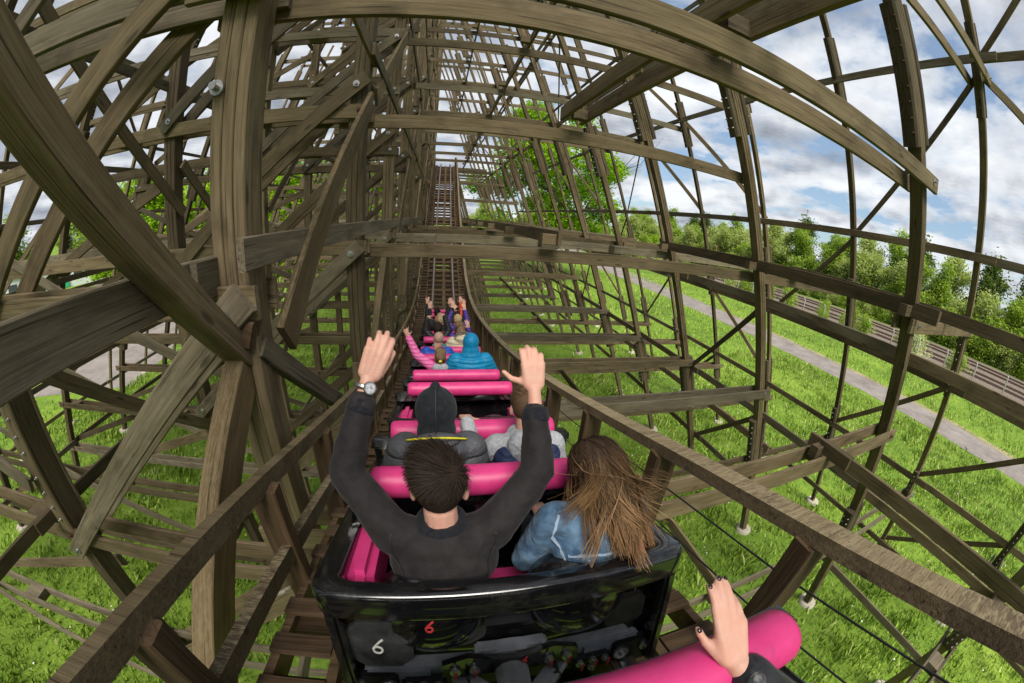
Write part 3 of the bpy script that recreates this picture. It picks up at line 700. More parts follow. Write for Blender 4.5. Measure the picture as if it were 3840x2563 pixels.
# walers lying on the ledgers
R = rowbrace('waler_bracing', 'long walers lying on the cross ledgers between train and raked posts')
def waler(x, z, ya, yb, dbl=False, w=.235):
    beam('waler', (x, ya, z), (x, yb, z), w, .06, M_WOOD, R, offs=((0, 0), (.34, .03)) if dbl else ((0, 0),))
    y = ya
    for k in range(-1, KMAX):
        if min(ya, yb) < YB(k) < max(ya, yb): beam('waler_block', (x - .26, YB(k), z - .03), (x - .03, YB(k), z - .03), .17, .13, M_WOOD, R)
waler(2.2, 1.83, YB(-1) - 3.5, YB(1) + .3, True); waler(1.9, 4.72, YB(1) + .2, YB(10)); waler(1.0, 8.62, YB(2), YB(10)); waler(4.3, 8.62, YB(2), YB(9))
waler(1.85, -.24, YB(1) - .15, YB(8) + .3); waler(6.4, -.27, YB(0) - .5, YB(2) + .3); waler(8.2, -.27, YB(-1) - 3, YB(1) + .4)
waler(5.05, zrail(YB(0)) - .25, YB(-1) - 2.4, YB(0) + .25, w=.2); waler(5.6, -5.4, YB(4) - .2, YB(9)); waler(4.5, -5.4, YB(-1) - 3, YB(1)); waler(9.2, -5.4, YB(1), YB(4) + .2)
waler(4.6, -5.4, YB(2), YB(3) + .2)
beam('tie_block', (5.0, YB(0), zrail(YB(0)) - .22), (5.0, YB(0) - .5, zrail(YB(0)) - .22), .2, .12, M_WOOD, R)

# ------------------------------------------------------------------ track, handrails
T = thing('coaster_track', (XC, 0, -H), 'brown timber coaster track dipping ahead of the train then climbing a hill', 'track')
def path3(x, dz, y0, y1, step=.3):
    n = max(2, int((y1 - y0) / step)); return [(x, y0 + (y1 - y0) * i / n, zrail(y0 + (y1 - y0) * i / n) + dz) for i in range(n + 1)]
def ribbon(mb, pts, w, h, mi=0):
    """rectangular section swept along pts in the y-z plane (w along x)"""
    b = len(mb.v)
    for i, p in enumerate(pts):
        a, c = Vector(pts[max(0, i - 1)]), Vector(pts[min(len(pts) - 1, i + 1)]); t = (c - a).normalized(); u = Vector((1, 0, 0)).cross(t)
        p = Vector(p)
        for sx, sz in ((-1, -1), (1, -1), (1, 1), (-1, 1)): mb.v.append(tuple(p + Vector((sx * w / 2, 0, 0)) + u * sz * h / 2))
    for i in range(len(pts) - 1):
        for k in range(4):
            mb.f.append([b + i * 4 + k, b + i * 4 + (k + 1) % 4, b + i * 4 + 4 + (k + 1) % 4, b + i * 4 + 4 + k]); mb.m.append(mi); mb.sm.append(False)
    mb.f.append([b + 3, b + 2, b + 1, b]); mb.f.append([b + len(pts) * 4 - 4 + k for k in range(4)]); mb.m += [mi, mi]; mb.sm += [False, False]
YE = 41.5
for s in (-1, 1):
    mb = MB(); ribbon(mb, path3(XC + s * .475, -.14, -3, YE), .12, .25); st = mb.build('rail_stack', M_RUST, T)
    mb = MB(); ribbon(mb, path3(XC + s * .475, -.006, -3, YE), .10, .016); mb.build('rail', M_RUST, st)
    mb = MB(); ribbon(mb, path3(XC + s * .475 , .004, -3, YE), .035, .012); mb.build('running_strip', M_RAIL, st)
y = -1.6
while y < YE:
    z = zrail(y) - .33; dz = zrail(y + .1) - zrail(y - .1); sl = Vector((0, .2, dz)).normalized(); u = Vector((1, 0, 0)).cross(sl)
    w = 2.3 if rnd.random() < .4 else 1.5
    beam('cross_tie', (XC - w / 2, y, z), (XC + w / 2, y, z), .10, .15, M_TRACKW, T, wide=u)
    y += .44
for s in (-1, 1):
    mb = MB(); y = -2.4
    while y < YE:
        z = zrail(y) - .2; dz = zrail(y + .1) - zrail(y - .1); sl = Vector((0, .2, dz)).normalized(); u = Vector((1, 0, 0)).cross(sl)
        x0 = XC + s * .80; x1 = XC + s * 1.12
        jx = rnd.uniform(-.02, .02)
        mb.bar((x0 + jx, y, z), (x1 + jx, y, z), .035, .13, wide=u)
        y += .27
    mb.build('walkway', M_TRACKW, T)
    mb = MB(); ribbon(mb, path3(XC + s * .78, -.27, -3, YE), .05, .14); mb.build('walkway_stringer', M_TRACKW, T)
    mb = MB(); ribbon(mb, path3(XC + s * 1.10, -.30, -3, YE), .05, .16); mb.build('walkway_stringer', M_TRACKW, T)
chain = MB(); ribbon(chain, path3(XC + .03, -.24, 13, YE), .14, .05); chain.build('chain_trough', M_TRACKW, T)
def handrail(name, s, label, xo, hr):
    R = thing(name, (XC + s * xo, 0, -H), label, 'handrail')
    x = XC + s * xo
    ys = list(np.arange(-4, YE - 1, 3.9))
    for i, a in enumerate(ys):
        b = min(YE - .8, a + 3.9); mbp = path3(x, hr, a, b, .35)
        mb = MB(); ribbon(mb, mbp, .115 if s > 0 else .06, .065 if s > 0 else .105); mb.build('top_rail', M_LICH if s > 0 else M_WOOD, R)
        mb = MB(); ribbon(mb, path3(x - s * .03, hr - .50, a, b, .35), .06, .11); mb.build('mid_rail', M_LICH if s < 0 else M_TRACKW, R) if s < 0 else None
        if s < 0:
            mb = MB(); ribbon(mb, path3(x + .03, -.33, a, b, .35), .06, .12); mb.build('toe_rail', M_TRACKW, R)
    y = 0.40 - .97 * 4
    while y < YE - 1:
        z = zrail(y)
        beam('handrail_post', (x + s * .005, y, z - .45), (x, y, z + hr - .03), .155, .09, M_TRACKW, R, wide=(1, 0, 0))
        y += .97
    if s > 0:
        for dz in (.42, .15):
            mb = MB(); pts = []
            for i in range(60):
                yy = -3 + i * .7; pts.append((x + .1 * s, yy, zrail(yy) + dz - .04 * abs(math.sin(yy * 3.2))))
            mb.tube(pts, .0055, 5); mb.build('cable', M_CABLE, R)
    mb = MB(); mb.tube([(x, YE - .8, zrail(YE - .8) + hr - .1), (x, YE - .3, zrail(YE - .3) + hr + .25)], .06, 6); mb.build('end_post', M_TRACKW, R)
handrail('handrail', 1, 'curving lichen covered handrail along the right side of the train', 1.03, .72)
handrail('handrail', -1, 'double plank handrail along the left side of the train', 1.14, .60)
# hill supports ahead: bents that carry the climbing track
for i, y in enumerate(np.arange(21.5, 41, 2.4)):
    zt = zrail(y) - .45
    R = thing('hill_bent', (XC, y, -H), f'{ORD[i]} narrow bent under the climbing track beyond the dip, counted from the dip', 'trestle bent', 'narrow bents under the climbing track')
    for s in (-1, 1): beam('post', (XC + s * 1.0, y, -9), (XC + s * 1.0, y, zt), .2, .18, M_WOOD, R, wide=(0, 1, 0))
    beam('raked_post', (XC + 1.1 + (zt + 9) * .30, y, -9), (XC + 1.1, y, zt + .1), .16, .15, M_WOOD, R, wide=(0, 1, 0))
    ledger(R, XC - 1.3, XC + 1.3, y, zt - .1, False)
    for z in np.arange(-6.5, zt - .8, 2.1): ledger(R, XC - 1.2, XC + 1.15 + (zt - z) * .30, y, z, False, d=.19)

# ------------------------------------------------------------------ train
M_BLACK, t, p = mat('black_gloss_shell', (0.006, 0.006, 0.007), 0.12, 0, 0.6, 0.6)
tcn = t.nodes.new('ShaderNodeTexCoord'); p.inputs['Coat Roughness'].default_value = 0.06
sc_ = NOISE(t, tcn.outputs['Object'], 7, 6, 0.7); t.links.new(RAMP(t, sc_, [(0.42, 0.10), (0.62, 0.32)]), p.inputs['Roughness'])
t.links.new(RAMP(t, NOISE(t, tcn.outputs['Object'], 3.5, 6, 0.75), [(0.52, (0.005, 0.005, 0.006)), (0.70, (0.022, 0.021, 0.019))]), p.inputs['Base Color'])
BUMP(t, p, NOISE(t, tcn.outputs['Object'], 2.2, 3, 0.5), 0.25, 0.02)
M_MATTB = noisy('scuffed_black_panel', (0.005, 0.005, 0.005), (0.016, 0.0155, 0.015), 9, 0.6, 0.15, spec=.25)
M_PINK = noisy('pink_foam_vinyl', (0.50, 0.026, 0.150), (0.60, 0.045, 0.195), 5, 0.42, 0.04, spec=0.4)
_t = M_PINK.node_tree; _p = _t.nodes['Principled BSDF']; _gn = NOISE(_t, _t.nodes['Texture Coordinate'].outputs['Object'], 11, 7, 0.75); _src = _p.inputs['Base Color'].links[0].from_socket; _t.links.new(MIX(_t, RAMP(_t, _gn, [(0.54, 0.0), (0.72, 0.45)]), _src, (0.22, 0.03, 0.09)), _p.inputs['Base Color']); BUMP(_t, _t.nodes['Principled BSDF'], NOISE(_t, _t.nodes['Texture Coordinate'].outputs['Object'], 160, 2, 0.5), 0.10, 0.002)
M_GREY = noisy('grey_chassis_paint', (0.12, 0.13, 0.15), (0.21, 0.225, 0.255), 6, 0.5, 0.15, stops=(.38, .6))
M_DPLATE = noisy('dirty_dark_plate', (0.014, 0.015, 0.016), (0.055, 0.056, 0.058), 10, 0.7, 0.5, spec=.25)
M_CAST = noisy('cast_grey_metal', (0.20, 0.20, 0.20), (0.36, 0.36, 0.35), 14, 0.6, 0.5)
M_CHALK = noisy('white_chalk', (0.62, 0.60, 0.58), (0.85, 0.83, 0.8), 40, 0.9)
M_REDCH = noisy('red_paint_mark', (0.50, 0.03, 0.03), (0.70, 0.06, 0.06), 40, 0.8)
M_STEEL, _, _ = mat('bright_steel', (0.42, 0.42, 0.42), 0.42, 1.0)

BARY = [0.18, 1.16, 1.86, 3.08, 3.80, 4.94, 5.67, 6.80, 7.50, 8.66, 9.40, 10.5, 11.25]
def row_frame(ya, yb):
    a, b = Vector((XC, ya, zbar(ya))), Vector((XC, yb, zbar(yb))); f = (b - a).normalized(); u = Vector((1, 0, 0)).cross(f)
    o = (a + b) / 2 - .75 * u
    c = W(o); return Matrix(((1, f.x, u.x, c.x), (0, f.y, u.y, c.y), (0, f.z, u.z, c.z), (0, 0, 0, 1)))
def plan(hw, y0, y1, r, bow=.0, n=7):
    pts = []
    for cx, cy, a0 in ((hw - r, y1 - r, 0), (-hw + r, y1 - r, 90), (-hw + r, y0 + r, 180), (hw - r, y0 + r, 270)):
        for i in range(n):
            a = math.radians(a0 + 90 * i / (n - 1)); pts.append((cx + r * math.cos(a), cy + r * math.sin(a)))
        if a0 == 180:
            for i in range(1, 6):
                x = -hw + r + (2 * hw - 2 * r) * i / 6; pts.append((x, y0 - bow * (1 - (x / hw) ** 2)))
    return pts
Y1F = .56
RING = [(.05, .50, -.69, .46, .08), (.30, .575, -.715, .50, .09), (.478, .625, -.735, .53, .09), (.482, .63, -.74, .53, .09), (.484, .655, -.845, .54, .06), (.488, .660, -.862, .55, .065), (.50, .666, -.868, .555, .065), (.578, .676, -.874, .56, .07), (.594, .675, -.873, .56, .07), (.603, .668, -.866, .555, .065), (.606, .655, -.855, .55, .06), (.607, .59, -.815, .50, .045), (.604, .580, -.805, .49, .04), (.594, .574, -.797, .485, .04), (.50, .57, -.775, .47, .04), (.12, .55, -.70, .46, .04)]
def tub():
    mb = MB(); rings = []
    for z, hw, y0, y1, r in RING:
        q = []
        for x, y in plan(hw * .965, y0, y1, r, .012):
            dip = .08 * math.exp(-((y - .30) / .2) ** 2) if z > .45 and abs(x) > .5 else 0
            fr = .10 * max(0, (y - .25) / .3) if z > .4 else 0
            q.append((x, y, z - dip * .35 - fr))
        rings.append(q)
    n = len(rings[0]); vs = [v for r in rings for v in r]
    fs = []
    for i in range(len(rings) - 1):
        for k in range(n): fs.append([i * n + k, i * n + (k + 1) % n, (i + 1) * n + (k + 1) % n, (i + 1) * n + k])
    fs.append([(len(rings) - 1) * n + k for k in range(n)]); fs.append([k for k in range(n - 1, -1, -1)])
    mb.add(vs, fs, 0, True)
    return mb
def roll(mb, x0, x1, y, z, r, mi=0):
    xs = [x0, x0 + .004, x0 + .02, x0 + .05, x1 - .05, x1 - .02, x1 - .004, x1]; rr = [r * .72, r * .86, r * .97, r, r, r * .97, r * .86, r * .72]
    mb.tube([(x, y, z) for x in xs], rr, 28, mi)
def parts_of_car(root, mw):
    b = tub().build('body_shell', M_BLACK, root, mw); b.data.set_sharp_from_angle(angle=math.radians(38))
    for x in (-.275, .275):
        mb = MB(); mb.ball((x, -.70, .39), (.215, .145, .20), 24); mb.build('seat_shell', M_BLACK, b, mw)
    for x in (-.593, .593):
        mb = MB(); mb.box((x, -.77, .26), (.045, .20, .50), 0, .012); mb.build('rear_flange', M_BLACK, b, mw)
    mb = MB(); mb.box((0, -.085, .36), (1.19, .06, .44), 0, .02); mb.tube([(-.60, -.10, .585), (.60, -.10, .585)], .035, 12); mb.build('seat_back', M_BLACK, root, mw)
    for yb in (-.355, .355):
        rb = MB(); roll(rb, -.5, .5, yb, .75, .068); lb = rb.build('lap_bar', M_PINK, root, mw)
        mb = MB(); mb.box((0, yb + .075, .665), (1.27, .10, .085), 0, .02); 
        for x in (-.605, .605): mb.bar((x, yb + .06, .68), (x, yb + .22, .30), .05, .04)
        mb.build('bar_frame', M_BLACK, lb, mw)
        mb = MB(); mb.box((0, yb - .16, .22), (1.02, .38, .12), 0, .04); mb.build('seat_cushion', M_PINK, root, mw)
        for s in (-1, 1):
            mb = MB(); mb.box((s * .505, yb - .205, .48), (.095, .40, .22), 0, .03); mb.build('side_pad', M_PINK, root, mw)
    mb = MB()
    for x in (-.40, .40): mb.box((x, 0, .0), (.10, 1.35, .10), 0, .01)
    for y in (-.62, .0, .62): mb.box((0, y, .012), (1.0, .12, .08), 0, .01)
    ch = mb.build('chassis', M_GREY, root, mw)
    for x in (-.49, .49):
        for y in (-.5, .5):
            mb = MB(); mb.tube([(x - .04, y, .06 - .02), (x + .04, y, .06 - .02)], .085, 20); mb.build('wheel', M_MATTB, ch, mw)
names = ['frontmost black coaster car with two raised-arm rows in it', 'second black coaster car, holding the blonde rider in black', 'third black coaster car, holding the rider in beige fur hood', 'fourth black coaster car, holding the bright blue hooded rider', 'fifth black coaster car with both its pink lap bars empty', 'sixth black coaster car marked 6 at the back, holding the denim jacket rider', 'last black coaster car at the bottom edge, its pink lap bar at lower right']
CARS = []
fr = [row_frame(BARY[11], BARY[12]), row_frame(BARY[9], BARY[10]), row_frame(BARY[7], BARY[8]), row_frame(BARY[5], BARY[6]), row_frame(BARY[3], BARY[4]), row_frame(BARY[1], BARY[2]), row_frame(BARY[0] - .74, BARY[0])]
proto = None
for i, m in enumerate(fr):
    root = bpy.data.objects.new('coaster_car', None); root.empty_display_size = .3; link(root, m); tag(root, names[i], 'coaster car', 'cars of the coaster train')
    CARS.append(root)
    if proto is None: parts_of_car(root, m); proto = root
    else:
        def copy_tree(src, par):
            for ch in [o for o in list(MW) if o.parent == src]:
                c = ch.copy(); COL.objects.link(c); c.parent = par; c.matrix_basis = ch.matrix_basis.copy(); MW[c] = MW[par] @ c.matrix_basis; copy_tree(ch, c)
        copy_tree(proto, root)
# details on the back of the car marked 6
C6 = CARS[5]; m6 = MW[C6]
def six(cx, cy, z, h, mat_, par, r=.006, name='painted_number', slant=.12):
    pts = []
    for i in range(9):
        f = i / 8; pts.append((cx + h * (.22 - .42 * f ** .8) + slant * h * (1 - f), cy, z + h * (.5 - .62 * f)))
    for i in range(1, 17):
        a = math.radians(185 + 340 * i / 16); pts.append((cx + h * .02 + math.cos(a) * h * .22, cy, z - h * .26 + math.sin(a) * h * .24))
    mb = MB(); mb.tube(pts, r, 6); return mb.build(name, mat_, par, m6)
def octo(cx, cy, z, w, h, d, cut):
    mb = MB(); P = [(-w, -h + cut), (-w + cut, -h), (w - cut, -h), (w, -h + cut), (w, h - cut), (w - cut, h), (-w + cut, h), (-w, h - cut)]
    vs = [(cx + x, cy - d / 2, z + y) for x, y in P] + [(cx + x, cy + d / 2, z + y) for x, y in P]
    mb.add(vs, [list(range(8)), list(range(15, 7, -1))] + [[i, i + 8, (i + 1) % 8 + 8, (i + 1) % 8] for i in range(8)]); return mb
def disc(cx, cy, z, r, mt, par, name='washer'):
    mb = MB(); mb.tube([(cx, cy, z), (cx, cy - .012, z)], r, 20, smooth=False); mb.tube([(cx, cy - .01, z), (cx, cy - .026, z)], r * .38, 6, smooth=False); return mb.build(name, mt, par, m6)
kids = {o.name.split('.')[0]: o for o in MW if o.parent == C6}
shell = kids['body_shell']; ch6 = kids['chassis']
six(-.282, -.848, .432, .05, M_REDCH, shell, .0045)
pl = octo(-.465, -.80, .30, .115, .12, .02, .05).build('cover_plate', M_DPLATE, C6, m6); six(-.475, -.815, .300, .072, M_CHALK, pl, .0046)
mb = MB(); mb.box((-.385, -.815, .345), (.06, .02, .05), 0, .006); mb.build('hinge', M_DPLATE, pl, m6)
octo(.46, -.78, .30, .085, .07, .03, .02).build('latch_plate', M_MATTB, C6, m6)
mb = MB(); mb.box((0, -.70, .07), (1.16, .03, .36), 0, .006); mb.build('back_plate', M_MATTB, C6, m6)
mb = MB(); mb.box((0, -.765, .125), (1.02, .06, .08), 0, .012)
for x in (-.42, .42): mb.box((x, -.78, .10), (.26, .05, .10), 0, .012)
for x in (-.085, .10): mb.box((x, -.775, .215), (.09, .05, .04), 0, .01)
mb.build('crossmember', M_GREY, C6, m6)
# arched cover, coupler and side lugs
mb = MB(); P = []
for i in range(17):
    a = math.pi * i / 16; P.append((.135 * math.cos(a), .205 + .045 * math.sin(a)))
vs = [(x, -.80, z) for x, z in P] + [(x, -.77, z) for x, z in P]; n = 17
mb.add(vs, [list(range(n)), list(range(2 * n - 1, n - 1, -1))] + [[i, i + n, (i + 1) % n + n, (i + 1) % n] for i in range(n)]); mb.build('arched_guard', M_GREY, C6, m6)
mb = MB(); P = [(-.26, .13), (.26, .13), (.255, .20), (.16, .235), (.04, .205), (-.04, .205), (-.16, .235), (-.255, .20)]
vs = [(x, -.835, z) for x, z in P] + [(x, -.81, z) for x, z in P]
mb.add(vs, [list(range(7, -1, -1)), list(range(8, 16))] + [[i, (i + 1) % 8, (i + 1) % 8 + 8, i + 8] for i in range(8)]); cp = mb.build('coupler_plate', M_BLACK, C6, m6)
for x in (-.21, -.14, .14, .21):
    disc(x, -.836, .168, .02, M_STEEL, cp, 'bolt'); mb = MB(); mb.tube([(x - .005, -.865, .150), (x + .006, -.866, .19)], .004, 5); mb.build('red_mark', M_REDCH, cp, m6)
six(.045, -.842, .19, .032, M_REDCH, cp, .0028)
mb = MB(); mb.tube([(0, -.78, .13), (0, -.98, .10)], [.07, .055], 14); mb.box((0, -.93, .12), (.10, .16, .09), 0, .02)
for s in (-1, 1): mb.bar((s * .20, -.80, .09), (s * .04, -.97, .10), .04, .07)
mb.build('coupler', M_CAST, C6, m6)
for s, lab in ((-1, 'a'), (1, 'b')):
    mb = MB(); mb.box((s * .33, -.80, .06), (.17, .05, .09), 0, .015); lug = mb.build('side_lug', M_BLACK, C6, m6)
    for j, (x, z) in enumerate(((-.055, .08), (0, .085), (.055, .08), (0, .04))):
        disc(s * .33 + x, -.826, z, .017, M_STEEL, lug, 'bolt')
        if j < 3:
            mb = MB(); mb.tube([(s * .33 + x, -.856, z - .018), (s * .33 + x + .008, -.856, z + .022)], .0038, 5); mb.build('red_mark', M_REDCH, lug, m6)
    mb = MB(); mb.box((s * .52, -.80, .055), (.19, .04, .16), 0, .008); fp = mb.build('side_plate', M_MATTB, C6, m6)
    disc(s * .46, -.821, .075, .034, M_STEEL, fp); disc(s * .575, -.821, .085, .03, M_STEEL, fp)
    # chain beside the coupler
    mb = MB()
    for j in range(6):
        c = Vector((s * .165, -.86 - .012 * j, .13 - .042 * j)); q = []
        for i in range(13):
            a = 2 * math.pi * i / 12; e = Vector((math.cos(a) * .016, 0, math.sin(a) * .028)) if j % 2 else Vector((0, math.cos(a) * .016, math.sin(a) * .028)); q.append(c + e)
        mb.tube(q, .0055, 6, caps=False)
    mb.build('safety_chain', M_CABLE, C6, m6)

# ------------------------------------------------------------------ people
def skinmat(name, c):
    m, t, p = mat(name, c, 0.5, spec=0.35)
    tcb = t.nodes.new('ShaderNodeTexCoord'); BUMP(t, p, NOISE(t, tcb.outputs['Object'], 130, 4, 0.65), 0.35, 0.004)
    tcn = t.nodes.new('ShaderNodeTexCoord'); n = NOISE(t, tcn.outputs['Object'], 24, 4, 0.6)
    t.links.new(MIX(t, RAMP(t, n, [(0.35, 0.0), (0.7, 0.5)]), c, tuple(min(1, x * y) for x, y in zip(c, (1.0, 0.72, 0.68)))), p.inputs['Base Color'])
    p.inputs['Subsurface Weight'].default_value = 0.12; p.inputs['Subsurface Radius'].default_value = (0.012, 0.005, 0.003)
    return m
SKIN = skinmat('skin', (0.56, 0.33, 0.25)); SKIN2 = skinmat('skin_tan', (0.47, 0.27, 0.19))
def cloth(name, c1, c2, scale=14, rough=0.75, wr=0.6, wscale=9, wdist=0.03):
    m, t, p = mat(name, rough=rough, spec=0.25); tcn = t.nodes.new('ShaderNodeTexCoord')
    n = NOISE(t, tcn.outputs['Object'], scale, 5, 0.6); t.links.new(RAMP(t, n, [(0.35, c1), (0.65, c2)]), p.inputs['Base Color'])
    w = NOISE(t, tcn.outputs['Object'], wscale, 3, 0.5, 1.2); BUMP(t, p, w, wr, wdist); p.inputs['Sheen Weight'].default_value = 0.06
    return m
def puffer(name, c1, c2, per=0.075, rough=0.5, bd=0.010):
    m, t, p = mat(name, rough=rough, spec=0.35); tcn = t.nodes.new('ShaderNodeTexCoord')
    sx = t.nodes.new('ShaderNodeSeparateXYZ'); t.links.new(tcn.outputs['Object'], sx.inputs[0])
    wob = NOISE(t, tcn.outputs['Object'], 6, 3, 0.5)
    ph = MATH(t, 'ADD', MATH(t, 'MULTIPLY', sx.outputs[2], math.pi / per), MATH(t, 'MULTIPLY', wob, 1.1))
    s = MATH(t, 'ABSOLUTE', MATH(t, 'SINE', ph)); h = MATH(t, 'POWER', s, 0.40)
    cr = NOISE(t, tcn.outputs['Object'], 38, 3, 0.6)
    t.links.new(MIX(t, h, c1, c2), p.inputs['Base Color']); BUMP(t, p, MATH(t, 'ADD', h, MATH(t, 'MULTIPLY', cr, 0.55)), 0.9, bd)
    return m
M_TROUS = cloth('dark_trousers', (0.012, 0.014, 0.02), (0.03, 0.033, 0.045))
tex = bpy.data.textures.new('folds', 'CLOUDS'); tex.noise_scale = 0.09; tex.noise_depth = 2
tex2 = bpy.data.textures.new('fine_folds', 'CLOUDS'); tex2.noise_scale = 0.04; tex2.noise_depth = 2
def remesh(o, vox, smooth=4, disp=0.0, tx=None):
    r = o.modifiers.new('remesh', 'REMESH'); r.mode = 'VOXEL'; r.voxel_size = vox; r.use_smooth_shade = True
    if smooth: s = o.modifiers.new('smooth', 'SMOOTH'); s.iterations = smooth; s.factor = .5
    if disp: d = o.modifiers.new('folds', 'DISPLACE'); d.texture = tx or tex; d.strength = disp; d.mid_level = .5; d.texture_coords = 'LOCAL'
    return o
def hand(mb, Wp, d, nrm, th, s=1.0, bend=(14, 24, 22), spread=.10, thumb_open=.75, bends=None):
    """palm + four bent fingers + thumb. d: wrist to knuckles, nrm: palm side, th: towards the thumb"""
    d = Vector(d).normalized(); th = Vector(th); th = (th - d * th.dot(d)).normalized(); nrm0 = Vector(nrm)
    n = d.cross(th); n = n if n.dot(nrm0) > 0 else -n
    Wp = Vector(Wp)
    for off in (-.028, -.009, .010, .029):
        mb.caps(Wp + d * .012 * s + th * off * .72 * s, .0165 * s, Wp + d * .082 * s + th * off * 1.04 * s, .0130 * s, 8)
    mb.ball(Wp + d * .035 * s + th * .024 * s + n * .008 * s, .020 * s, 8)
    lens = {.031: (.044, .027, .021), .0105: (.049, .031, .023), -.010: (.046, .029, .022), -.030: (.036, .022, .019)}
    tips = []
    for i, off in enumerate((.031, .0105, -.010, -.030)):
        p = Wp + d * (.085 - .006 * (i == 3)) * s + th * off * s; ang = 0; r = (.0106, .0110, .0105, .0092)[i] * s
        dd = (d + th * spread * (off / .03)).normalized(); bb = bends[i] if bends else bend
        for k, ln in enumerate(lens[off]):
            ang += math.radians(bb[k]); v = dd * math.cos(ang) + n * math.sin(ang)
            q = p + v * ln * s; mb.caps(p, r * (1 - .07 * k), q, r * (.93 - .09 * k), 8); p = q
        tips.append((p, v, (v.cross(th)).normalized() if v.cross(th).dot(n) < 0 else -(v.cross(th)).normalized(), r * .8))
    p = Wp + d * .022 * s + th * .030 * s + n * .004 * s
    v = (d * (1.05 - thumb_open) + th * thumb_open + n * .18).normalized(); q = p + v * .046 * s; mb.caps(p, .0135 * s, q, .0108 * s, 8)
    v2 = (v * .75 + d * .45).normalized(); q2 = q + v2 * .034 * s; mb.caps(q, .0106 * s, q2, .0085 * s, 8)
    b2 = v2.cross(n).cross(v2).normalized(); tips.append((q2, v2, -b2, .0085 * s))
    return tips
class Rider:
    def __init__(s, row, x, label, cat='person', size=1.0, lean=0.0, drop=0.0, dx=0.0, fwd=0.12):
        ya = BARY[row]; car = CARS[6 - (row + 1) // 2]; m = MW[car]
        s.X = Vector((1, 0, 0)); s.f = Vector(m.col[1][:3]); s.u = Vector(m.col[2][:3]); s.s = size
        bar = Vector((XC, ya, zbar(ya)))
        drop -= .06 if row >= 5 else 0
        s.hip = bar + s.X * x + s.f * (-.40 + fwd) + s.u * (-.45 - drop)
        s.root = bpy.data.objects.new('person', None); s.root.empty_display_size = .2
        link(s.root, Matrix.Translation(W(s.hip))); tag(s.root, label, 'person'); s.lean = lean - .15
        s.b = MB(); s.j = MB()
    def P(s, x, y, z):
        k = s.s; y2 = y + s.lean * z
        return s.hip + s.X * x * k + s.f * y2 * k + s.u * z * k
    def ax(s, yaw=0, pitch=0, roll=0):
        r = Matrix.Rotation(math.radians(yaw), 3, s.u) @ Matrix.Rotation(math.radians(pitch), 3, s.X) @ Matrix.Rotation(math.radians(roll), 3, s.f)
        return [r @ s.X, r @ s.f, r @ s.u]
    def torso(s, bulk=1.0):
        k = s.s; A = s.ax()
        for z, rx, ry, rz, y in ((.03, .165, .125, .11, 0), (.17, .155, .112, .14, .0), (.32, .175, .118, .14, .01), (.40, .165, .10, .085, .01)):
            s.b.ball(s.P(0, y, z), (rx * k * .9, ry * k * .9, rz * k * .9), 14, 0, A)
            s.j.ball(s.P(0, y, z), (rx * k * bulk, ry * k * bulk * 1.06, rz * k * 1.02), 16, 0, A)
        s.b.caps(s.P(0, .01, .40), .055 * k, s.P(0, .045, .56), .052 * k)
        for q in (-1, 1):
            s.b.caps(s.P(q * .09, .02, .03), .07 * k, s.P(q * .12, .42, .13), .055 * k); s.b.caps(s.P(q * .12, .42, .13), .052 * k, s.P(q * .12, .52, -.26), .04 * k)
    def head(s, pos=(0, .065, .665), yaw=0, pitch=0, roll=0, hs=1.0):
        k = s.s * hs; s.hk = k; A = s.A = s.ax(yaw, pitch, roll); c = s.hc = s.P(*pos); r, f, u = A; b = s.b
        b.ball(c + u * .018 * k, (.077 * k, .096 * k, .095 * k), 18, 0, A); b.ball(c + f * .022 * k - u * .05 * k, (.058 * k, .068 * k, .07 * k), 14, 0, A)
        b.ball(c + f * .05 * k - u * .088 * k, (.034 * k, .032 * k, .026 * k), 10, 0, A)
        b.caps(c + f * .09 * k + u * .012 * k, .009 * k, c + f * .108 * k - u * .022 * k, .0135 * k, 8)
        for q in (-1, 1):
            b.ball(c + f * .078 * k + r * q * .032 * k + u * .006 * k, (.013 * k, .008 * k, .009 * k), 8, 0, A)
            b.ball(c + r * q * .081 * k - f * .008 * k - u * .016 * k, (.012 * k, .020 * k, .032 * k), 10, 0, A)
        b.caps(c + f * .088 * k - u * .05 * k - r * .018 * k, .007 * k, c + f * .088 * k - u * .05 * k + r * .018 * k, .007 * k, 6)
        b.caps(s.P(0, .02, .42), .053 * k, c - u * .07 * k - f * .015 * k, .055 * k, 12)
    def arm(s, q, el, wr, sh=None, sleeve=.90, rs=(.068, .056, .046), local=True, wd=None):
        k = s.s
        S = s.P(*(sh or (q * .165, .02, .415))); E = s.P(*el) if local else Vector(el); Wr = s.P(*wr) if local else Vector(wr)
        s.b.caps(S, .048 * k, E, .040 * k); s.b.caps(E, .040 * k, Wr, .026 * k); 
        e2 = E.lerp(Wr, sleeve)
        s.j.caps(s.P(q * .09, .01, .41), .075 * k, S, rs[0] * 1.1 * k, 12); s.j.caps(S, rs[0] * 1.08 * k, E, rs[1] * k, 12); s.j.caps(E, rs[1] * 1.02 * k, e2, rs[2] * k, 12)
        return S, E, Wr
    def finish(s, skin, top, vox=.012, jvox=.014, disp=.016, tx=None, topname='jacket', trousers=M_TROUS, jsmooth=4):
        remesh(s.b.build('body', skin, s.root), vox, 3)
        s.jo = remesh(s.j.build(topname, top, s.root), jvox, jsmooth, disp, tx)
        mb = MB()
        for q in (-1, 1): mb.caps(s.P(q * .09, .02, .04), .088 * s.s, s.P(q * .12, .43, .135), .068 * s.s); mb.caps(s.P(q * .12, .43, .135), .066 * s.s, s.P(q * .12, .52, -.24), .052 * s.s)
        remesh(mb.build('trousers', trousers, s.root), .018, 3); return s.root

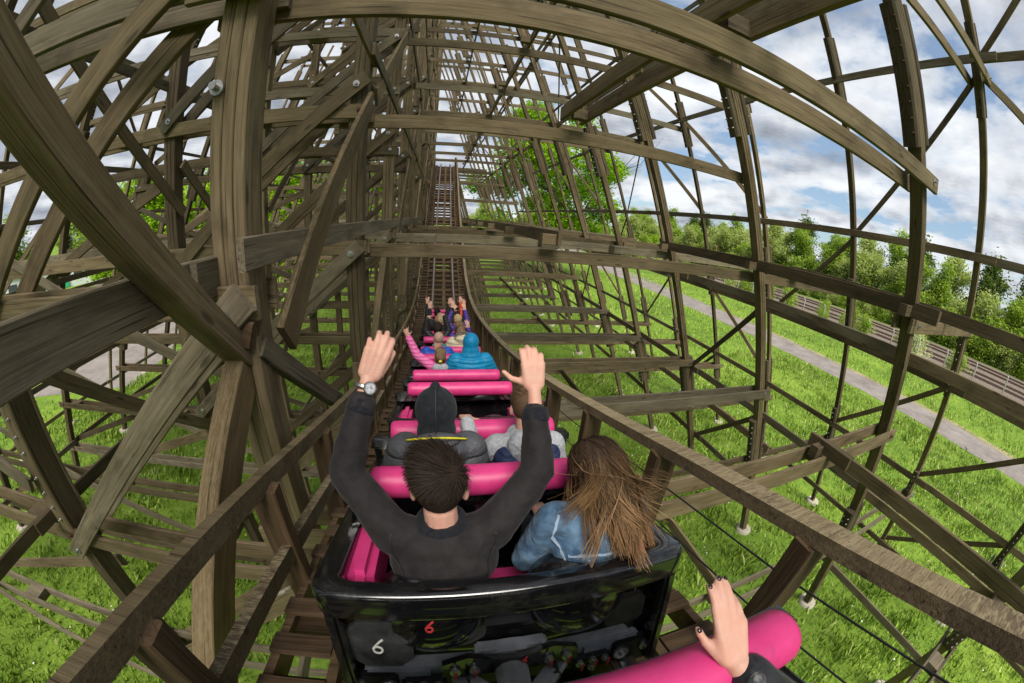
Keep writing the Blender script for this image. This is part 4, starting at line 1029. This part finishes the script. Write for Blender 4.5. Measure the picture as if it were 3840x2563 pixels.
def hairmat(name, c0, c1, c2=None, attr=False):
    m, t, p = mat(name, rough=0.65, spec=0.12); geo = t.nodes.new('ShaderNodeNewGeometry')
    col = RAMP(t, geo.outputs['Random Per Island'], [(0.0, c0), (1.0, c1)])
    if c2:
        at = t.nodes.new('ShaderNodeAttribute'); at.attribute_name = 'along'
        tip = RAMP(t, geo.outputs['Random Per Island'], [(0.0, tuple(x * .55 for x in c2)), (0.55, c2), (1.0, tuple(min(1, x * 1.5) for x in c2))])
        col = MIX(t, RAMP(t, at.outputs['Fac'], [(0.30, 0.0), (0.80, 1.0)]), col, tip)
    t.links.new(col, p.inputs['Base Color']); return m
def strands(name, parent, mt, paths, w0=.0035, w1=.0015, cap=None):
    """ribbons following the given polylines; optional cap (MB) below them"""
    V, F, AL = [], [], []
    if cap:
        V += [Vector(v) for v in cap.v]; F += [list(f) for f in cap.f]; AL += [0.1] * len(cap.v)
    for pts, nr in paths:
        b = len(V); n = len(pts)
        for i, p in enumerate(pts):
            t = (pts[min(i + 1, n - 1)] - pts[max(i - 1, 0)]); t.normalize(); sd_ = t.cross(nr); 
            sd_ = sd_.normalized() if sd_.length > 1e-6 else Vector((1, 0, 0)); w = w0 + (w1 - w0) * i / (n - 1)
            V += [p - sd_ * w, p + sd_ * w]; AL += [i / (n - 1)] * 2
        for i in range(n - 1): F.append([b + 2 * i, b + 2 * i + 1, b + 2 * i + 3, b + 2 * i + 2])
    me = bpy.data.meshes.new(name); c = V[0].copy(); me.from_pydata([v - c for v in V], [], F); me.materials.append(mt)
    a = me.attributes.new('along', 'FLOAT', 'POINT'); a.data.foreach_set('value', AL)
    me.polygons.foreach_set('use_smooth', [True] * len(F)); me.update()
    return link(bpy.data.objects.new(name, me), Matrix.Translation(W(c)), parent)
def scalp(R, n, seed, zmin=-.35, front=.55, er=(.080, .099, .100), up=.02):
    r = random.Random(seed); A = R.A; k = R.hk; out = []
    while len(out) < n:
        v = Vector((r.gauss(0, 1), r.gauss(0, 1), r.gauss(0, 1))).normalized()
        if v.z < zmin - .25 * v.y or (v.y > front and v.z < .55): continue
        out.append((v, R.hc + A[2] * up * k + A[0] * v.x * er[0] * k + A[1] * v.y * er[1] * k + A[2] * v.z * er[2] * k))
    return out, r
def short_hair(R, mt, n=1500, seed=1, length=.035, zmin=-.35, lift=.25, swirl=.5, back=-.2, w=.0022, name='hair', cap=True, comb=0.0):
    pts, r = scalp(R, n, seed, zmin); A = R.A; k = R.hk; paths = []
    capm = MB(); capm.ball(R.hc + A[2] * .022 * k - A[1] * .006 * k, (.0815 * k, .0985 * k, .0985 * k), 20, 0, A)
    for v, p in pts:
        nr = (A[0] * v.x + A[1] * v.y + A[2] * v.z).normalized()
        top = max(0.0, v.z); ln = length * (.35 + .95 * top) * r.uniform(.7, 1.3) * k
        flow = A[1] * (back + .9 * top) - A[2] * .9 * (1 - top) + A[0] * swirl * (v.x * .4 + r.uniform(-.5, .5)) * top + A[0] * (r.uniform(-.25, .25) - comb * top)
        flow = (flow - nr * flow.dot(nr)).normalized(); d = (flow + nr * (lift + .35 * top * r.random())).normalized()
        q = [p - nr * .002]; 
        for i in range(3): q.append(q[-1] + d * ln / 3); d = (d - nr * .22 + A[0] * r.uniform(-.12, .12)).normalized()
        paths.append((q, nr))
    return strands(name, R.root, mt, paths, w * k, w * .4 * k, capm if cap else None)
def long_hair(R, mt, n=900, seed=2, length=.42, wind=(0, 0, 0), spread=.05, w=.004, gather=None, name='hair', zmin=-.15, jitter=1.0):
    pts, r = scalp(R, n, seed, zmin, .5); A = R.A; k = R.hk; paths = []; wind = Vector(wind)
    capm = MB(); capm.ball(R.hc + A[2] * .02 * k - A[1] * .008 * k, (.083 * k, .101 * k, .102 * k), 20, 0, A)
    down = -R.u
    locks = [(Vector((r.gauss(0, 1), r.gauss(0, 1), r.gauss(0, 1))).normalized(), Vector((r.gauss(0, 1), r.gauss(0, 1), r.gauss(0, 1))) * spread, r.uniform(0, 6.28), r.random() ** 2, r.uniform(.8, 1.1)) for _ in range(120)]
    for v, p in pts:
        nr = (A[0] * v.x + A[1] * v.y + A[2] * v.z).normalized(); lk = max(locks, key=lambda q_: q_[0].dot(v)); ln = length * r.uniform(.88, 1.06) * lk[4] * k; m = 14; q = [p]; d = None
        fly = r.random() < .06; ph = lk[2] + r.uniform(-.35, .35); loose = (lk[3] * .8 + (.8 if fly else .1) * r.random()) * jitter; gx = lk[1] * 1.3 + Vector((r.gauss(0, 1), r.gauss(0, 1), r.gauss(0, 1))) * spread * (.9 if fly else .28)
        c0 = R.hc + A[2] * .015 * k
        for i in range(m):
            f = i / m; rel = q[-1] - c0
            e = Vector((rel.dot(A[0]) / (.088 * k), rel.dot(A[1]) / (.106 * k), rel.dot(A[2]) / (.106 * k)))
            nn = (A[0] * e.x / .088 + A[1] * e.y / .106 + A[2] * e.z / .106).normalized()
            d = down * (1.0) + A[1] * (-.55 if f < .45 else 0) + wind * (f ** 1.3) * (1.0 + .8 * loose) + gx * f * (1 + 2.2 * loose) + (A[0] * math.sin(ph + f * 9) + A[2] * .5 * math.cos(ph + f * 9)) * (.10 + .30 * loose) * f
            if gather is not None and f > .25: g = gather - q[-1]; d = d * .25 + g.normalized() * 1.2 if f < .6 else down + wind * .3 + gx
            if e.length < 1.12 and d.dot(nn) < 0: d = d - nn * d.dot(nn)
            st = d.normalized() * ln / m; nx = q[-1] + st; rel = nx - c0
            e2 = Vector((rel.dot(A[0]) / (.088 * k), rel.dot(A[1]) / (.106 * k), rel.dot(A[2]) / (.106 * k)))
            lim = 1.0 + .10 * loose + .10 * r.random() * f
            if e2.length < lim: nx = c0 + rel * (lim / max(.2, e2.length))
            q.append(nx)
        paths.append((q, nr))
    return strands(name, R.root, mt, paths, w * k, w * .35 * k, capm)

H_DARK = hairmat('dark_brown_hair', (0.010, 0.007, 0.005), (0.035, 0.023, 0.016)); H_BLACK = hairmat('black_hair', (0.006, 0.005, 0.005), (0.02, 0.017, 0.015))
H_BROWN = hairmat('brown_hair', (0.045, 0.026, 0.013), (0.13, 0.08, 0.045)); H_OMBRE = hairmat('brown_hair_golden_ends', (0.022, 0.013, 0.008), (0.058, 0.036, 0.021), (0.235, 0.138, 0.064))
H_BLOND = hairmat('blond_hair', (0.24, 0.16, 0.075), (0.50, 0.37, 0.21)); H_LBROWN = hairmat('light_brown_hair', (0.10, 0.062, 0.032), (0.26, 0.17, 0.095))
M_BOMB = cloth('black_bomber_jacket', (0.012, 0.0105, 0.011), (0.021, 0.0185, 0.019), 18, 0.80, 0.5, 7, .026)
M_CUFF = cloth('black_knit', (0.006, 0.007, 0.010), (0.014, 0.015, 0.020), 60, 0.9, 0.3, 120, .004)
M_DENIM = cloth('blue_denim', (0.035, 0.080, 0.145), (0.125, 0.21, 0.31), 16, 0.85, 0.7, 12, .025)
M_SEAM, _, _ = mat('pale_denim_seam', (0.30, 0.38, 0.48), 0.9)
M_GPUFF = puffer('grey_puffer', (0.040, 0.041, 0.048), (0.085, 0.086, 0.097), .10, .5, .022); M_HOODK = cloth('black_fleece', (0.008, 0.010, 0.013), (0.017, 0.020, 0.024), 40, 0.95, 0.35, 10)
M_YEL, _, _ = mat('yellow_piping', (0.75, 0.68, 0.02), 0.6); M_GHOOD = cloth('grey_marl_sweat', (0.27, 0.28, 0.30), (0.42, 0.43, 0.46), 70, 0.95, 0.5, 16)
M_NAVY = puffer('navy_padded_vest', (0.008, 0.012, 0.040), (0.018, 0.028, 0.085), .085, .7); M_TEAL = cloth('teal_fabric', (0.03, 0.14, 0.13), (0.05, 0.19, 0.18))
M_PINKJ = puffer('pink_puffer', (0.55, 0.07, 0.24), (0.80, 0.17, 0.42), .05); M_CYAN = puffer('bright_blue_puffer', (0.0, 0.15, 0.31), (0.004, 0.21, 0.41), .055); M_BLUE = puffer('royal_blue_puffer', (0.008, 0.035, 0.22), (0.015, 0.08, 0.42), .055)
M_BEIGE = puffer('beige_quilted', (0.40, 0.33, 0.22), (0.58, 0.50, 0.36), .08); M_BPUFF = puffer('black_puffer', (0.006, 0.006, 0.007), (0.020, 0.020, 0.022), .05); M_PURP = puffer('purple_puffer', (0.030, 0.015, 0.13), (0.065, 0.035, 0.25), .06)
M_BSOFT = cloth('black_softshell', (0.009, 0.009, 0.010), (0.022, 0.022, 0.024)); M_ORANGE = cloth('orange_red_top', (0.55, 0.05, 0.02), (0.75, 0.10, 0.04)); M_LEATH = cloth('black_leather', (0.008, 0.009, 0.011), (0.022, 0.023, 0.027), 20, 0.35, 0.5, 22, .012)
M_FUR = hairmat('grey_fur', (0.18, 0.16, 0.14), (0.55, 0.51, 0.47)); M_NAIL, _, _ = mat('black_nail_polish', (0.01, 0.01, 0.012), 0.15)

# boy with raised arms
R = Rider(1, -.212, 'young man with short dark hair raising both arms, black bomber jacket and steel watch', lean=.10, drop=.04)
R.torso(1.12); R.head((-.005, .03, .605), yaw=-3, pitch=6, hs=1.08)
_, E, Wl = R.arm(-1, (-.336, 1.0, -.845), (-.252, 1.155, -.56), sh=(-.165, .02, .425), local=False, sleeve=.74, rs=(.071, .065, .052))
for a in [(-1, E, Wl)]:
    E1 = E.copy(); WL = Wl.copy()
_, E2, WR = R.arm(1, (.353, 1.00, -.86), (.354, 1.16, -.612), sh=(.165, .02, .425), local=False, sleeve=.70, rs=(.071, .065, .052))
E1v, E2v = (WL - E1).normalized(), (WR - E2).normalized()
hand(R.b, WL + E1v * .008, Vector((.34, .40, .85)), (0, 1, -.2), (1, .2, -.2), 1.2, bends=((24, 46, 34), (16, 44, 34), (20, 46, 34), (34, 50, 36)), spread=.09, thumb_open=.25)
hand(R.b, WR + E2v * .008, Vector((-.02, .42, .9)), (0, 1, -.1), (-1, .1, 0), 1.14, bends=((24, 50, 34), (18, 52, 36), (22, 52, 36), (28, 48, 36)), spread=.08, thumb_open=.78)
R.finish(SKIN, M_BOMB, .0055, .010, .020)
M_DSEAM, _, _ = mat('dark_stitched_seam', (0.008, 0.007, 0.007), 0.7)
def seam(path, mt, w=.006, off=.003):
    mb = MB(); vs = []
    for p in path: vs += [R.P(p[0], p[1], p[2] + w), R.P(p[0], p[1], p[2] - w)] if len(p) == 3 else [R.P(p[0] - w, p[1], p[2]), R.P(p[0] + w, p[1], p[2])]
    mb.add(vs, [[2 * i, 2 * i + 1, 2 * i + 3, 2 * i + 2] for i in range(len(path) - 1)])
    o = mb.build('seam', mt, R.root); sw = o.modifiers.new('lie_on_cloth', 'SHRINKWRAP'); sw.target = R.jo; sw.wrap_method = 'NEAREST_SURFACEPOINT'; sw.offset = off
    so = o.modifiers.new('thick', 'SOLIDIFY'); so.thickness = .003
for q in (-1, 1): seam([(q * (.165 + .02 * math.sin(math.pi * i / 24)), -.14 + .12 * (i / 24) ** 2, .27 + .22 * i / 24, 1) for i in range(25)], M_DSEAM, .004)
seam([(-.17 + .34 * i / 30, -.16, .24 - .03 * math.sin(math.pi * i / 30)) for i in range(31)], M_DSEAM, .004)
short_hair(R, H_DARK, 6500, 3, .066, zmin=-.30, lift=.16, swirl=.5, w=.0014, comb=1.0)
short_hair(R, hairmat('clipped_nape_hair', (0.03, 0.02, 0.014), (0.075, 0.05, 0.036)), 2600, 4, .016, zmin=-.66, lift=.12, w=.0012, name='clipped_nape', cap=False)
for q, a, b, f0, f1 in ((-1, E1, WL, .66, .82), (1, E2, WR, .62, .79)):
    mb = MB(); mb.tube([a.lerp(b, f0), a.lerp(b, f0 + .02), a.lerp(b, f1 - .02), a.lerp(b, f1)], [.050, .053, .047, .043], 18); mb.build('cuff', M_CUFF, R.root)
mb = MB(); q = []
for i in range(25):
    a = math.pi * 2 * i / 24; q.append(R.P(-.003 + .072 * math.cos(a), .02 + .072 * math.sin(a), .474 + .016 * math.sin(a)))
mb.tube(q, .021, 8, caps=False); mb.build('collar', M_CUFF, R.root)
mb = MB(); q = []
for i in range(25):
    a = math.pi * 2 * i / 24; q.append(R.P(-.003 + .057 * math.cos(a), .02 + .056 * math.sin(a), .490 + .012 * math.sin(a)))
mb.tube(q, .0022, 5, caps=False); mb.build('neck_chain', M_STEEL, R.root)
wc = WL - E1v * .022; pp = Vector((.30, -.9, -.25)); pp = (pp - E1v * pp.dot(E1v)).normalized(); qq = E1v.cross(pp)
wt = thing('wristwatch', wc, 'steel wristwatch with round dial on the raised left wrist', 'watch')
mb = MB(); mb.tube([wc + (pp * math.cos(a) * .031 + qq * math.sin(a) * .034) for a in [2 * math.pi * i / 24 for i in range(25)]], .0085, 6, caps=False, smooth=False); mb.build('bracelet', M_STEEL, wt)
M_DIAL = noisy('watch_dial', (0.30, 0.32, 0.34), (0.75, 0.76, 0.78), 90, 0.25)
mb = MB(); mb.tube([wc + pp * .030, wc + pp * .042], .0225, 24); case = mb.build('case', M_STEEL, wt)
mb = MB(); mb.tube([wc + pp * .0421, wc + pp * .0428], .0180, 24); mb.build('dial', M_DIAL, case)
mb = MB()
for v in (E1v * .012, qq * .009): mb.bar(wc + pp * .0435, wc + pp * .0435 + v, .0016, .0012, wide=pp)
mb.build('hands', M_CABLE, case)

# girl in denim
R = Rider(1, .345, 'young woman with long windblown brown hair golden at the ends, blue denim jacket', lean=.10, size=.97, drop=.005)
R.torso(1.10); R.head((.01, .06, .60), yaw=34, pitch=4, roll=-4)
R.arm(-1, (-.25, .10, .18), (-.10, .36, .22)); R.arm(1, (.25, .12, .18), (.14, .36, .22))
hand(R.b, R.P(-.10, .36, .22), R.f + R.u * .2, -R.u, R.X, .95, bend=(25, 30, 25)); hand(R.b, R.P(.14, .36, .22), R.f + R.u * .2, -R.u, -R.X, .95, bend=(25, 30, 25))
R.finish(SKIN, M_DENIM, .008, .010, .016)
long_hair(R, H_OMBRE, 4800, 5, .355, wind=(.19, -.25, .04), spread=.15, w=.0018, jitter=1.25)
seam([(-.19 + .38 * i / 40, -.16, .30 + .02 * math.sin(math.pi * i / 40)) for i in range(41)], M_SEAM)
seam([(-.07, -.16, .30 - .30 * i / 20, 1) for i in range(21)], M_SEAM); seam([(.07, -.16, .30 - .30 * i / 20, 1) for i in range(21)], M_SEAM)
seam([(-.165 - .03 * math.sin(math.pi * i / 20), -.12 + .06 * (i / 20), .24 + .26 * i / 20, 1) for i in range(21)], M_SEAM)
mb = MB(); q = [R.P(.062 * math.cos(a), .03 + .062 * math.sin(a), .47) for a in [2 * math.pi * i / 20 for i in range(21)]]; mb.tube(q, .024, 8, caps=False); remesh(mb.build('collar', M_DENIM, R.root), .010, 3)

# hooded grey puffer
R = Rider(2, -.225, 'rider in grey quilted puffer with black fleece hood up and yellow trim', lean=.06, drop=-.015)
R.torso(1.32); R.head((0, .06, .62))
R.arm(-1, (-.27, .10, .18), (-.12, .36, .24), rs=(.10, .088, .07)); R.arm(1, (.27, .12, .18), (.16, .36, .25), rs=(.10, .088, .07))
hand(R.b, R.P(-.12, .36, .24), R.f, -R.u, R.X, 1, bend=(25, 30, 25)); hand(R.b, R.P(.16, .36, .25), R.f, -R.u, -R.X, 1, bend=(25, 30, 25))
mbh = R.j; A = R.ax()
R.j.tube([R.P(-.17 + .34 * i / 16, -.085 + .13 * (i / 8 - 1) ** 2, .47 - .06 * (i / 8 - 1) ** 2) for i in range(17)], [.045 + .04 * math.sin(math.pi * i / 16) for i in range(17)], 14)
R.finish(SKIN, M_GPUFF, .012, .013, .010, jsmooth=7)
mb = MB(); c = R.hc
mb.ball(c + R.u * .02 - R.f * .012, (.112, .128, .125), 20, 0, A); mb.caps(c + R.u * .06 - R.f * .04, .085, c + R.u * .15 - R.f * .06, .028, 14); mb.ball(c - R.u * .09 - R.f * .03, (.105, .10, .10), 16, 0, A)
remesh(mb.build('hood', M_HOODK, R.root), .010, 5, .010)
mb = MB(); q = [R.P(-.155 + .31 * i / 24, -.165 + .12 * abs(i / 12 - 1) ** 2, .552 - .05 * abs(i / 12 - 1) ** 2) for i in range(25)]; mb.tube(q, .005, 8); mb.build('yellow_trim', M_YEL, R.root)
mb = MB(); q = [c + R.u * (.155 - .26 * i / 12) - R.f * (.062 + .095 * math.sin(math.pi * (.15 + .6 * i / 12))) for i in range(13)]; mb.tube(q, .0035, 6); mb.build('hood_seam', M_CABLE, R.root)

# boy with grey hoodie and navy vest, left hand on the bar
R = Rider(2, .255, 'boy with short brown hair, grey hoodie under navy vest, one hand on the bar', size=.95, lean=.08, drop=-.05)
R.torso(1.15); R.head((.0, .06, .63), yaw=-4)
hp = Vector((XC, BARY[2], zbar(BARY[2]))) + R.u * .072 + R.X * -.05
R.arm(-1, (-.25, .16, .30), tuple(hp - R.f * .05 + R.u * .012), local=False) if False else None
S, E, Wr = R.arm(-1, R.P(-.27, .13, .30), hp - R.f * .055 + R.u * .015, local=False); hand(R.b, Wr, R.f - R.u * .05, -R.u, R.X, 1.0, bends=((30, 45, 35), (32, 46, 36), (34, 46, 36), (36, 46, 36)), thumb_open=.6)
R.arm(1, (.25, .1, .2), (.14, .36, .22)); hand(R.b, R.P(.14, .36, .22), R.f, -R.u, -R.X, .95, bend=(25, 30, 25))
A = R.ax()
for x in (-.05, .05): R.j.ball(R.P(x, -.085, .45), (.075, .055, .085), 12, 0, A)
R.j.tube([R.P(.075 * math.cos(a), .03 + .075 * math.sin(a), .49) for a in [2 * math.pi * i / 20 for i in range(21)]], .03, 8)
R.finish(SKIN, M_GHOOD, .009, .011, .012, topname='hoodie')
mb = MB()
for z, rx, ry, rz in ((.03, .19, .155, .12), (.17, .185, .15, .15), (.30, .20, .148, .13)): mb.ball(R.P(0, .0, z), (rx, ry, rz), 16, 0, A)
for q in (-1, 1): mb.ball(R.P(q * .125, -.01, .37), (.07, .125, .07), 12, 0, A)
vest = remesh(mb.build('vest', M_NAVY, R.root), .011, 4)
mb = MB(); mb.ball(R.P(0, -.002, .08), (.203, .165, .05), 18, 0, A); remesh(mb.build('vest_band', M_TEAL, R.root), .012, 2)
short_hair(R, H_BROWN, 2000, 8, .040, zmin=-.38, lift=.16)

# pink girl, left arm up
R = Rider(5, -.18, 'small girl in pink puffer raising her left arm, brown ponytail with coloured band', size=.80, drop=.0, lean=.05)
R.torso(1.2); R.head((0, .06, .63))
R.arm(-1, (-.40, .02, .62), (-.55, .10, .92), sh=(-.17, .0, .44), rs=(.085, .078, .062), sleeve=.95); hand(R.b, R.P(-.56, .11, .935), Vector((-.35, .2, .9)), (0, 1, 0), (1, 0, .2), .85, bend=(6, 8, 8), spread=.5)
R.arm(1, (.24, .10, .18), (.12, .36, .22), rs=(.08, .072, .06)); hand(R.b, R.P(.12, .36, .22), R.f, -R.u, -R.X, .8, bend=(25, 30, 25))
R.finish(SKIN, M_PINKJ, .010, .012, .008)
long_hair(R, H_LBROWN, 700, 11, .30, spread=.03, w=.004, gather=R.P(0, -.075, .53), zmin=-.3)
A = R.ax(); mb = MB()
for x in (-.06, .06): mb.ball(R.P(x, -.10, .42), (.07, .05, .06), 10, 0, A)
remesh(mb.build('grey_hood', M_GHOOD, R.root), .012, 3)
M_BAND, _, _ = mat('hair_band', (0.75, 0.75, 0.05), 0.6); mb = MB(); mb.tube([R.P(0, -.085, .54), R.P(0, -.10, .515)], .022, 10); mb.build('hair_band', M_BAND, R.root)
# bright blue hooded adult
R = Rider(5, .24, 'broad adult seen from behind in bright blue puffer with its hood up', size=1.05, drop=.0)
R.torso(1.45); R.head((0, .06, .63))
R.arm(-1, (-.33, .08, .16), (-.14, .34, .24), sh=(-.19, .02, .39), rs=(.11, .10, .08)); R.arm(1, (.33, .08, .16), (.14, .34, .24), sh=(.19, .02, .39), rs=(.11, .10, .08))
hand(R.b, R.P(-.14, .34, .24), R.f, -R.u, R.X, 1, bend=(25, 30, 25)); hand(R.b, R.P(.14, .34, .24), R.f, -R.u, -R.X, 1, bend=(25, 30, 25))
M_CYHOOD = cloth('bright_blue_hood', (0.0, 0.15, 0.31), (0.004, 0.21, 0.41), 30, .5, .6, 20, .01); R.finish(SKIN, M_CYAN, .014, .013, .010, jsmooth=5)
A = R.ax(); mb = MB(); c = R.hc; mb.ball(c + R.u * .02 - R.f * .01, (.115, .125, .135), 20, 0, A); mb.ball(c - R.u * .09 - R.f * .02, (.125, .11, .10), 16, 0, A); mb.ball(c - R.u * .17 - R.f * .03, (.16, .11, .09), 16, 0, A); remesh(mb.build('hood', M_CYHOOD, R.root), .012, 12)
mb = MB(); mb.tube([c + R.u * (.155 - .33 * i / 14) - R.f * (.012 + .125 * math.sin(math.pi * (.08 + .62 * i / 14))) for i in range(15)], .004, 6); mb.build('hood_seam', M_CYHOOD, R.root)
# bald man in royal blue
R = Rider(6, -.23, 'man with shaved head in royal blue puffer jacket', drop=.02); R.torso(1.3); R.head((.03, .07, .64), yaw=-8)
R.arm(-1, (-.28, .08, .2), (-.12, .34, .24), rs=(.10, .088, .07)); R.arm(1, (.27, .14, .24), (.20, .40, .30), rs=(.10, .088, .07)); hand(R.b, R.P(-.12, .34, .24), R.f, -R.u, R.X, 1, bend=(25, 30, 25)); hand(R.b, R.P(.20, .40, .30), R.f, -R.u, -R.X, 1, bend=(25, 40, 25))
M_STUB = skinmat('shaved_scalp', (0.40, 0.27, 0.21)); R.finish(SKIN2, M_BLUE, .010, .012, .008); A = R.A
mb = MB(); mb.ball(R.hc + A[2] * .022 - A[1] * .006, (.079, .097, .0955), 20, 0, A); mb.build('cropped_hair', M_STUB, R.root)
# beige fur hood
R = Rider(7, .22, 'rider in beige quilted coat with grey fur hood trim', size=.98); R.torso(1.35); R.head((.0, .06, .62))
R.arm(-1, (-.30, .06, .16), (-.12, .34, .22), rs=(.10, .09, .07)); R.arm(1, (.28, .06, .16), (.12, .34, .22), rs=(.10, .09, .07))
for q in (-1, 1): hand(R.b, R.P(q * .12, .34, .22), R.f, -R.u, R.X * -q, .95, bend=(25, 30, 25))
A = R.ax(); R.j.ball(R.P(.03, -.05, .49), (.15, .10, .10), 14, 0, A); R.finish(SKIN, M_BEIGE, .012, .013, .008)
long_hair(R, H_LBROWN, 500, 31, .2, spread=.05, w=.005)
paths = []; rr = random.Random(4)
for i in range(1400):
    a = rr.uniform(-.2, math.pi + .2); p = R.P(.03 + .135 * math.cos(a), -.06 + .0 * math.sin(a), .545 + .075 * math.sin(a)); d = Vector((rr.gauss(0, 1), rr.gauss(0, 1), rr.gauss(0, 1))).normalized()
    paths.append(([p, p + d * .02, p + d * .038 - R.u * .006], d.orthogonal().normalized()))
strands('fur_trim', R.root, M_FUR, paths, .003, .001)
# child in teal, mostly hidden
R = Rider(7, -.16, 'small child in teal jacket half hidden behind the shaved head', size=.72, drop=-.03); R.torso(1.2); R.head()
for q in (-1, 1): R.arm(q, (q * .25, .1, .18), (q * .12, .36, .22)); hand(R.b, R.P(q * .12, .36, .22), R.f, -R.u, R.X * -q, .75, bend=(25, 30, 25))
R.finish(SKIN, M_TEAL, .012, .014, .008); short_hair(R, H_BROWN, 600, 41, .03, w=.004)
def raised(row, x, label, top, hair, kind, arms, size=1.0, seed=1, bulk=1.15, skin=SKIN, drop=0.0, hy=0):
    R = Rider(row, x, label, size=size, drop=drop); R.torso(bulk); R.head((0, .06, .645), yaw=hy)
    for q, el, wr, hd, nm in arms:
        R.arm(q, el, wr, sh=(q * .165, .02, .43), rs=(.068 * bulk, .06 * bulk, .048 * bulk), sleeve=.9)
        hand(R.b, R.P(*wr), Vector(hd), nm, Vector((-q, 0, 0)), 1.12 * size, bend=(8, 12, 12), spread=.2, thumb_open=.6)
    R.finish(skin, top, .010, .013, .008)
    if kind == 'short': short_hair(R, hair, 800, seed, .05, w=.004)
    elif kind == 'long': long_hair(R, hair, 700, seed, .34, wind=(.15, -.2, 0), spread=.08, w=.005)
    elif kind == 'tail': long_hair(R, hair, 600, seed, .34, spread=.03, w=.005, gather=R.P(0, -.09, .60), zmin=-.3)
    elif kind == 'bob': long_hair(R, hair, 700, seed, .20, wind=(.1, -.1, 0), spread=.10, w=.005)
    return R
U = (0, .25, 1.0)
raised(8, -.22, 'girl with dark plaits in black puffer, both hands bent back above her head', M_BPUFF, H_DARK, 'tail', [(-1, (-.27, .08, .56), (-.24, .12, .84), (.35, .75, .15), (0, 0, -1)), (1, (.26, .08, .56), (.15, .14, .90), (-.6, .75, .12), (0, 0, -1))], .92, 51, 1.25)
raised(8, .24, 'rider with loose light brown hair in purple puffer behind the fur hood', M_PURP, H_LBROWN, 'long', [(-1, (-.27, .10, .2), (-.13, .36, .24), (0, 1, 0), (0, 0, -1)), (1, (.25, .16, .35), (.20, .18, .58), (-.2, .2, 1), (0, 1, 0))], .95, 52, 1.15)
raised(9, -.16, 'blonde rider in black jacket with white print, arms stretched up', M_BSOFT, H_BLOND, 'bob', [(-1, (-.27, .14, .58), (-.26, .22, .84), U, (0, 1, 0)), (1, (.28, .14, .58), (.30, .24, .86), U, (0, 1, 0))], 1.0, 53)
raised(9, .26, 'rider with blonde ponytail in purple jacket, hands nearly meeting overhead', M_PURP, H_BLOND, 'tail', [(-1, (-.24, .12, .58), (-.14, .20, .82), (.5, .3, .8), (0, 1, 0)), (1, (.24, .12, .58), (.18, .2, .84), (-.25, .3, 1), (0, 1, 0))], .97, 54)
raised(10, -.24, 'dark haired rider in black raising both arms high in the second row', M_BPUFF, H_BLACK, 'short', [(-1, (-.26, .12, .60), (-.26, .2, .88), U, (0, 1, 0)), (1, (.30, .12, .58), (.38, .22, .84), U, (0, 1, 0))], 1.0, 55)
raised(10, .26, 'dark haired rider at right in black, both arms raised near the front', M_BSOFT, H_DARK, 'long', [(-1, (-.24, .12, .6), (-.20, .2, .88), (.3, .2, 1), (0, 1, 0)), (1, (.24, .12, .58), (.20, .2, .84), U, (0, 1, 0))], 1.0, 56)
raised(11, .24, 'rider in orange red top glimpsed in the front row', M_ORANGE, H_DARK, 'long', [(-1, (-.26, .1, .2), (-.13, .36, .24), (0, 1, 0), (0, 0, -1)), (1, (.24, .12, .58), (.20, .2, .84), U, (0, 1, 0))], .97, 57)

# the rider beside the camera: hand and leather sleeve at the lower right
R = Rider(0, .265, 'rider at the lower right corner, pale hand with black nails and leather sleeve', lean=-.22, fwd=-.06, drop=.06)
R.torso(1.1); R.head((.02, .0, .62))
Wq = Vector((.505, .125, -.690)); El = Vector((.70, -.09, -.86))
R.arm(1, El, Wq, local=False, sleeve=.86, rs=(.066, .058, .050)); hd = Vector((.02, .73, .68)); 
tip = hand(R.b, Wq + (Wq - El).normalized() * .01, hd, (.35, .6, -.6), (-1, .15, .05), .95, bends=((4, 8, 8), (2, 7, 8), (6, 9, 9), (16, 22, 14)), spread=.02, thumb_open=.42)
R.arm(-1, (-.26, .08, .2), (-.14, .34, .24)); hand(R.b, R.P(-.14, .34, .24), R.f, -R.u, R.X, .95, bend=(25, 30, 25))
R.finish(SKIN, M_LEATH, .0055, .011, .010)
short_hair(R, H_DARK, 500, 71, .05, w=.004)
for p_, v_, b_, r_ in tip:
    sx_ = v_.cross(b_).normalized(); mb = MB(); mb.ball(p_ + b_ * r_ * .74 - v_ * r_ * .3, (r_ * .58, r_ * .75, r_ * .22), 10, 0, (sx_, v_, b_)); mb.build('nail', M_NAIL, R.root)
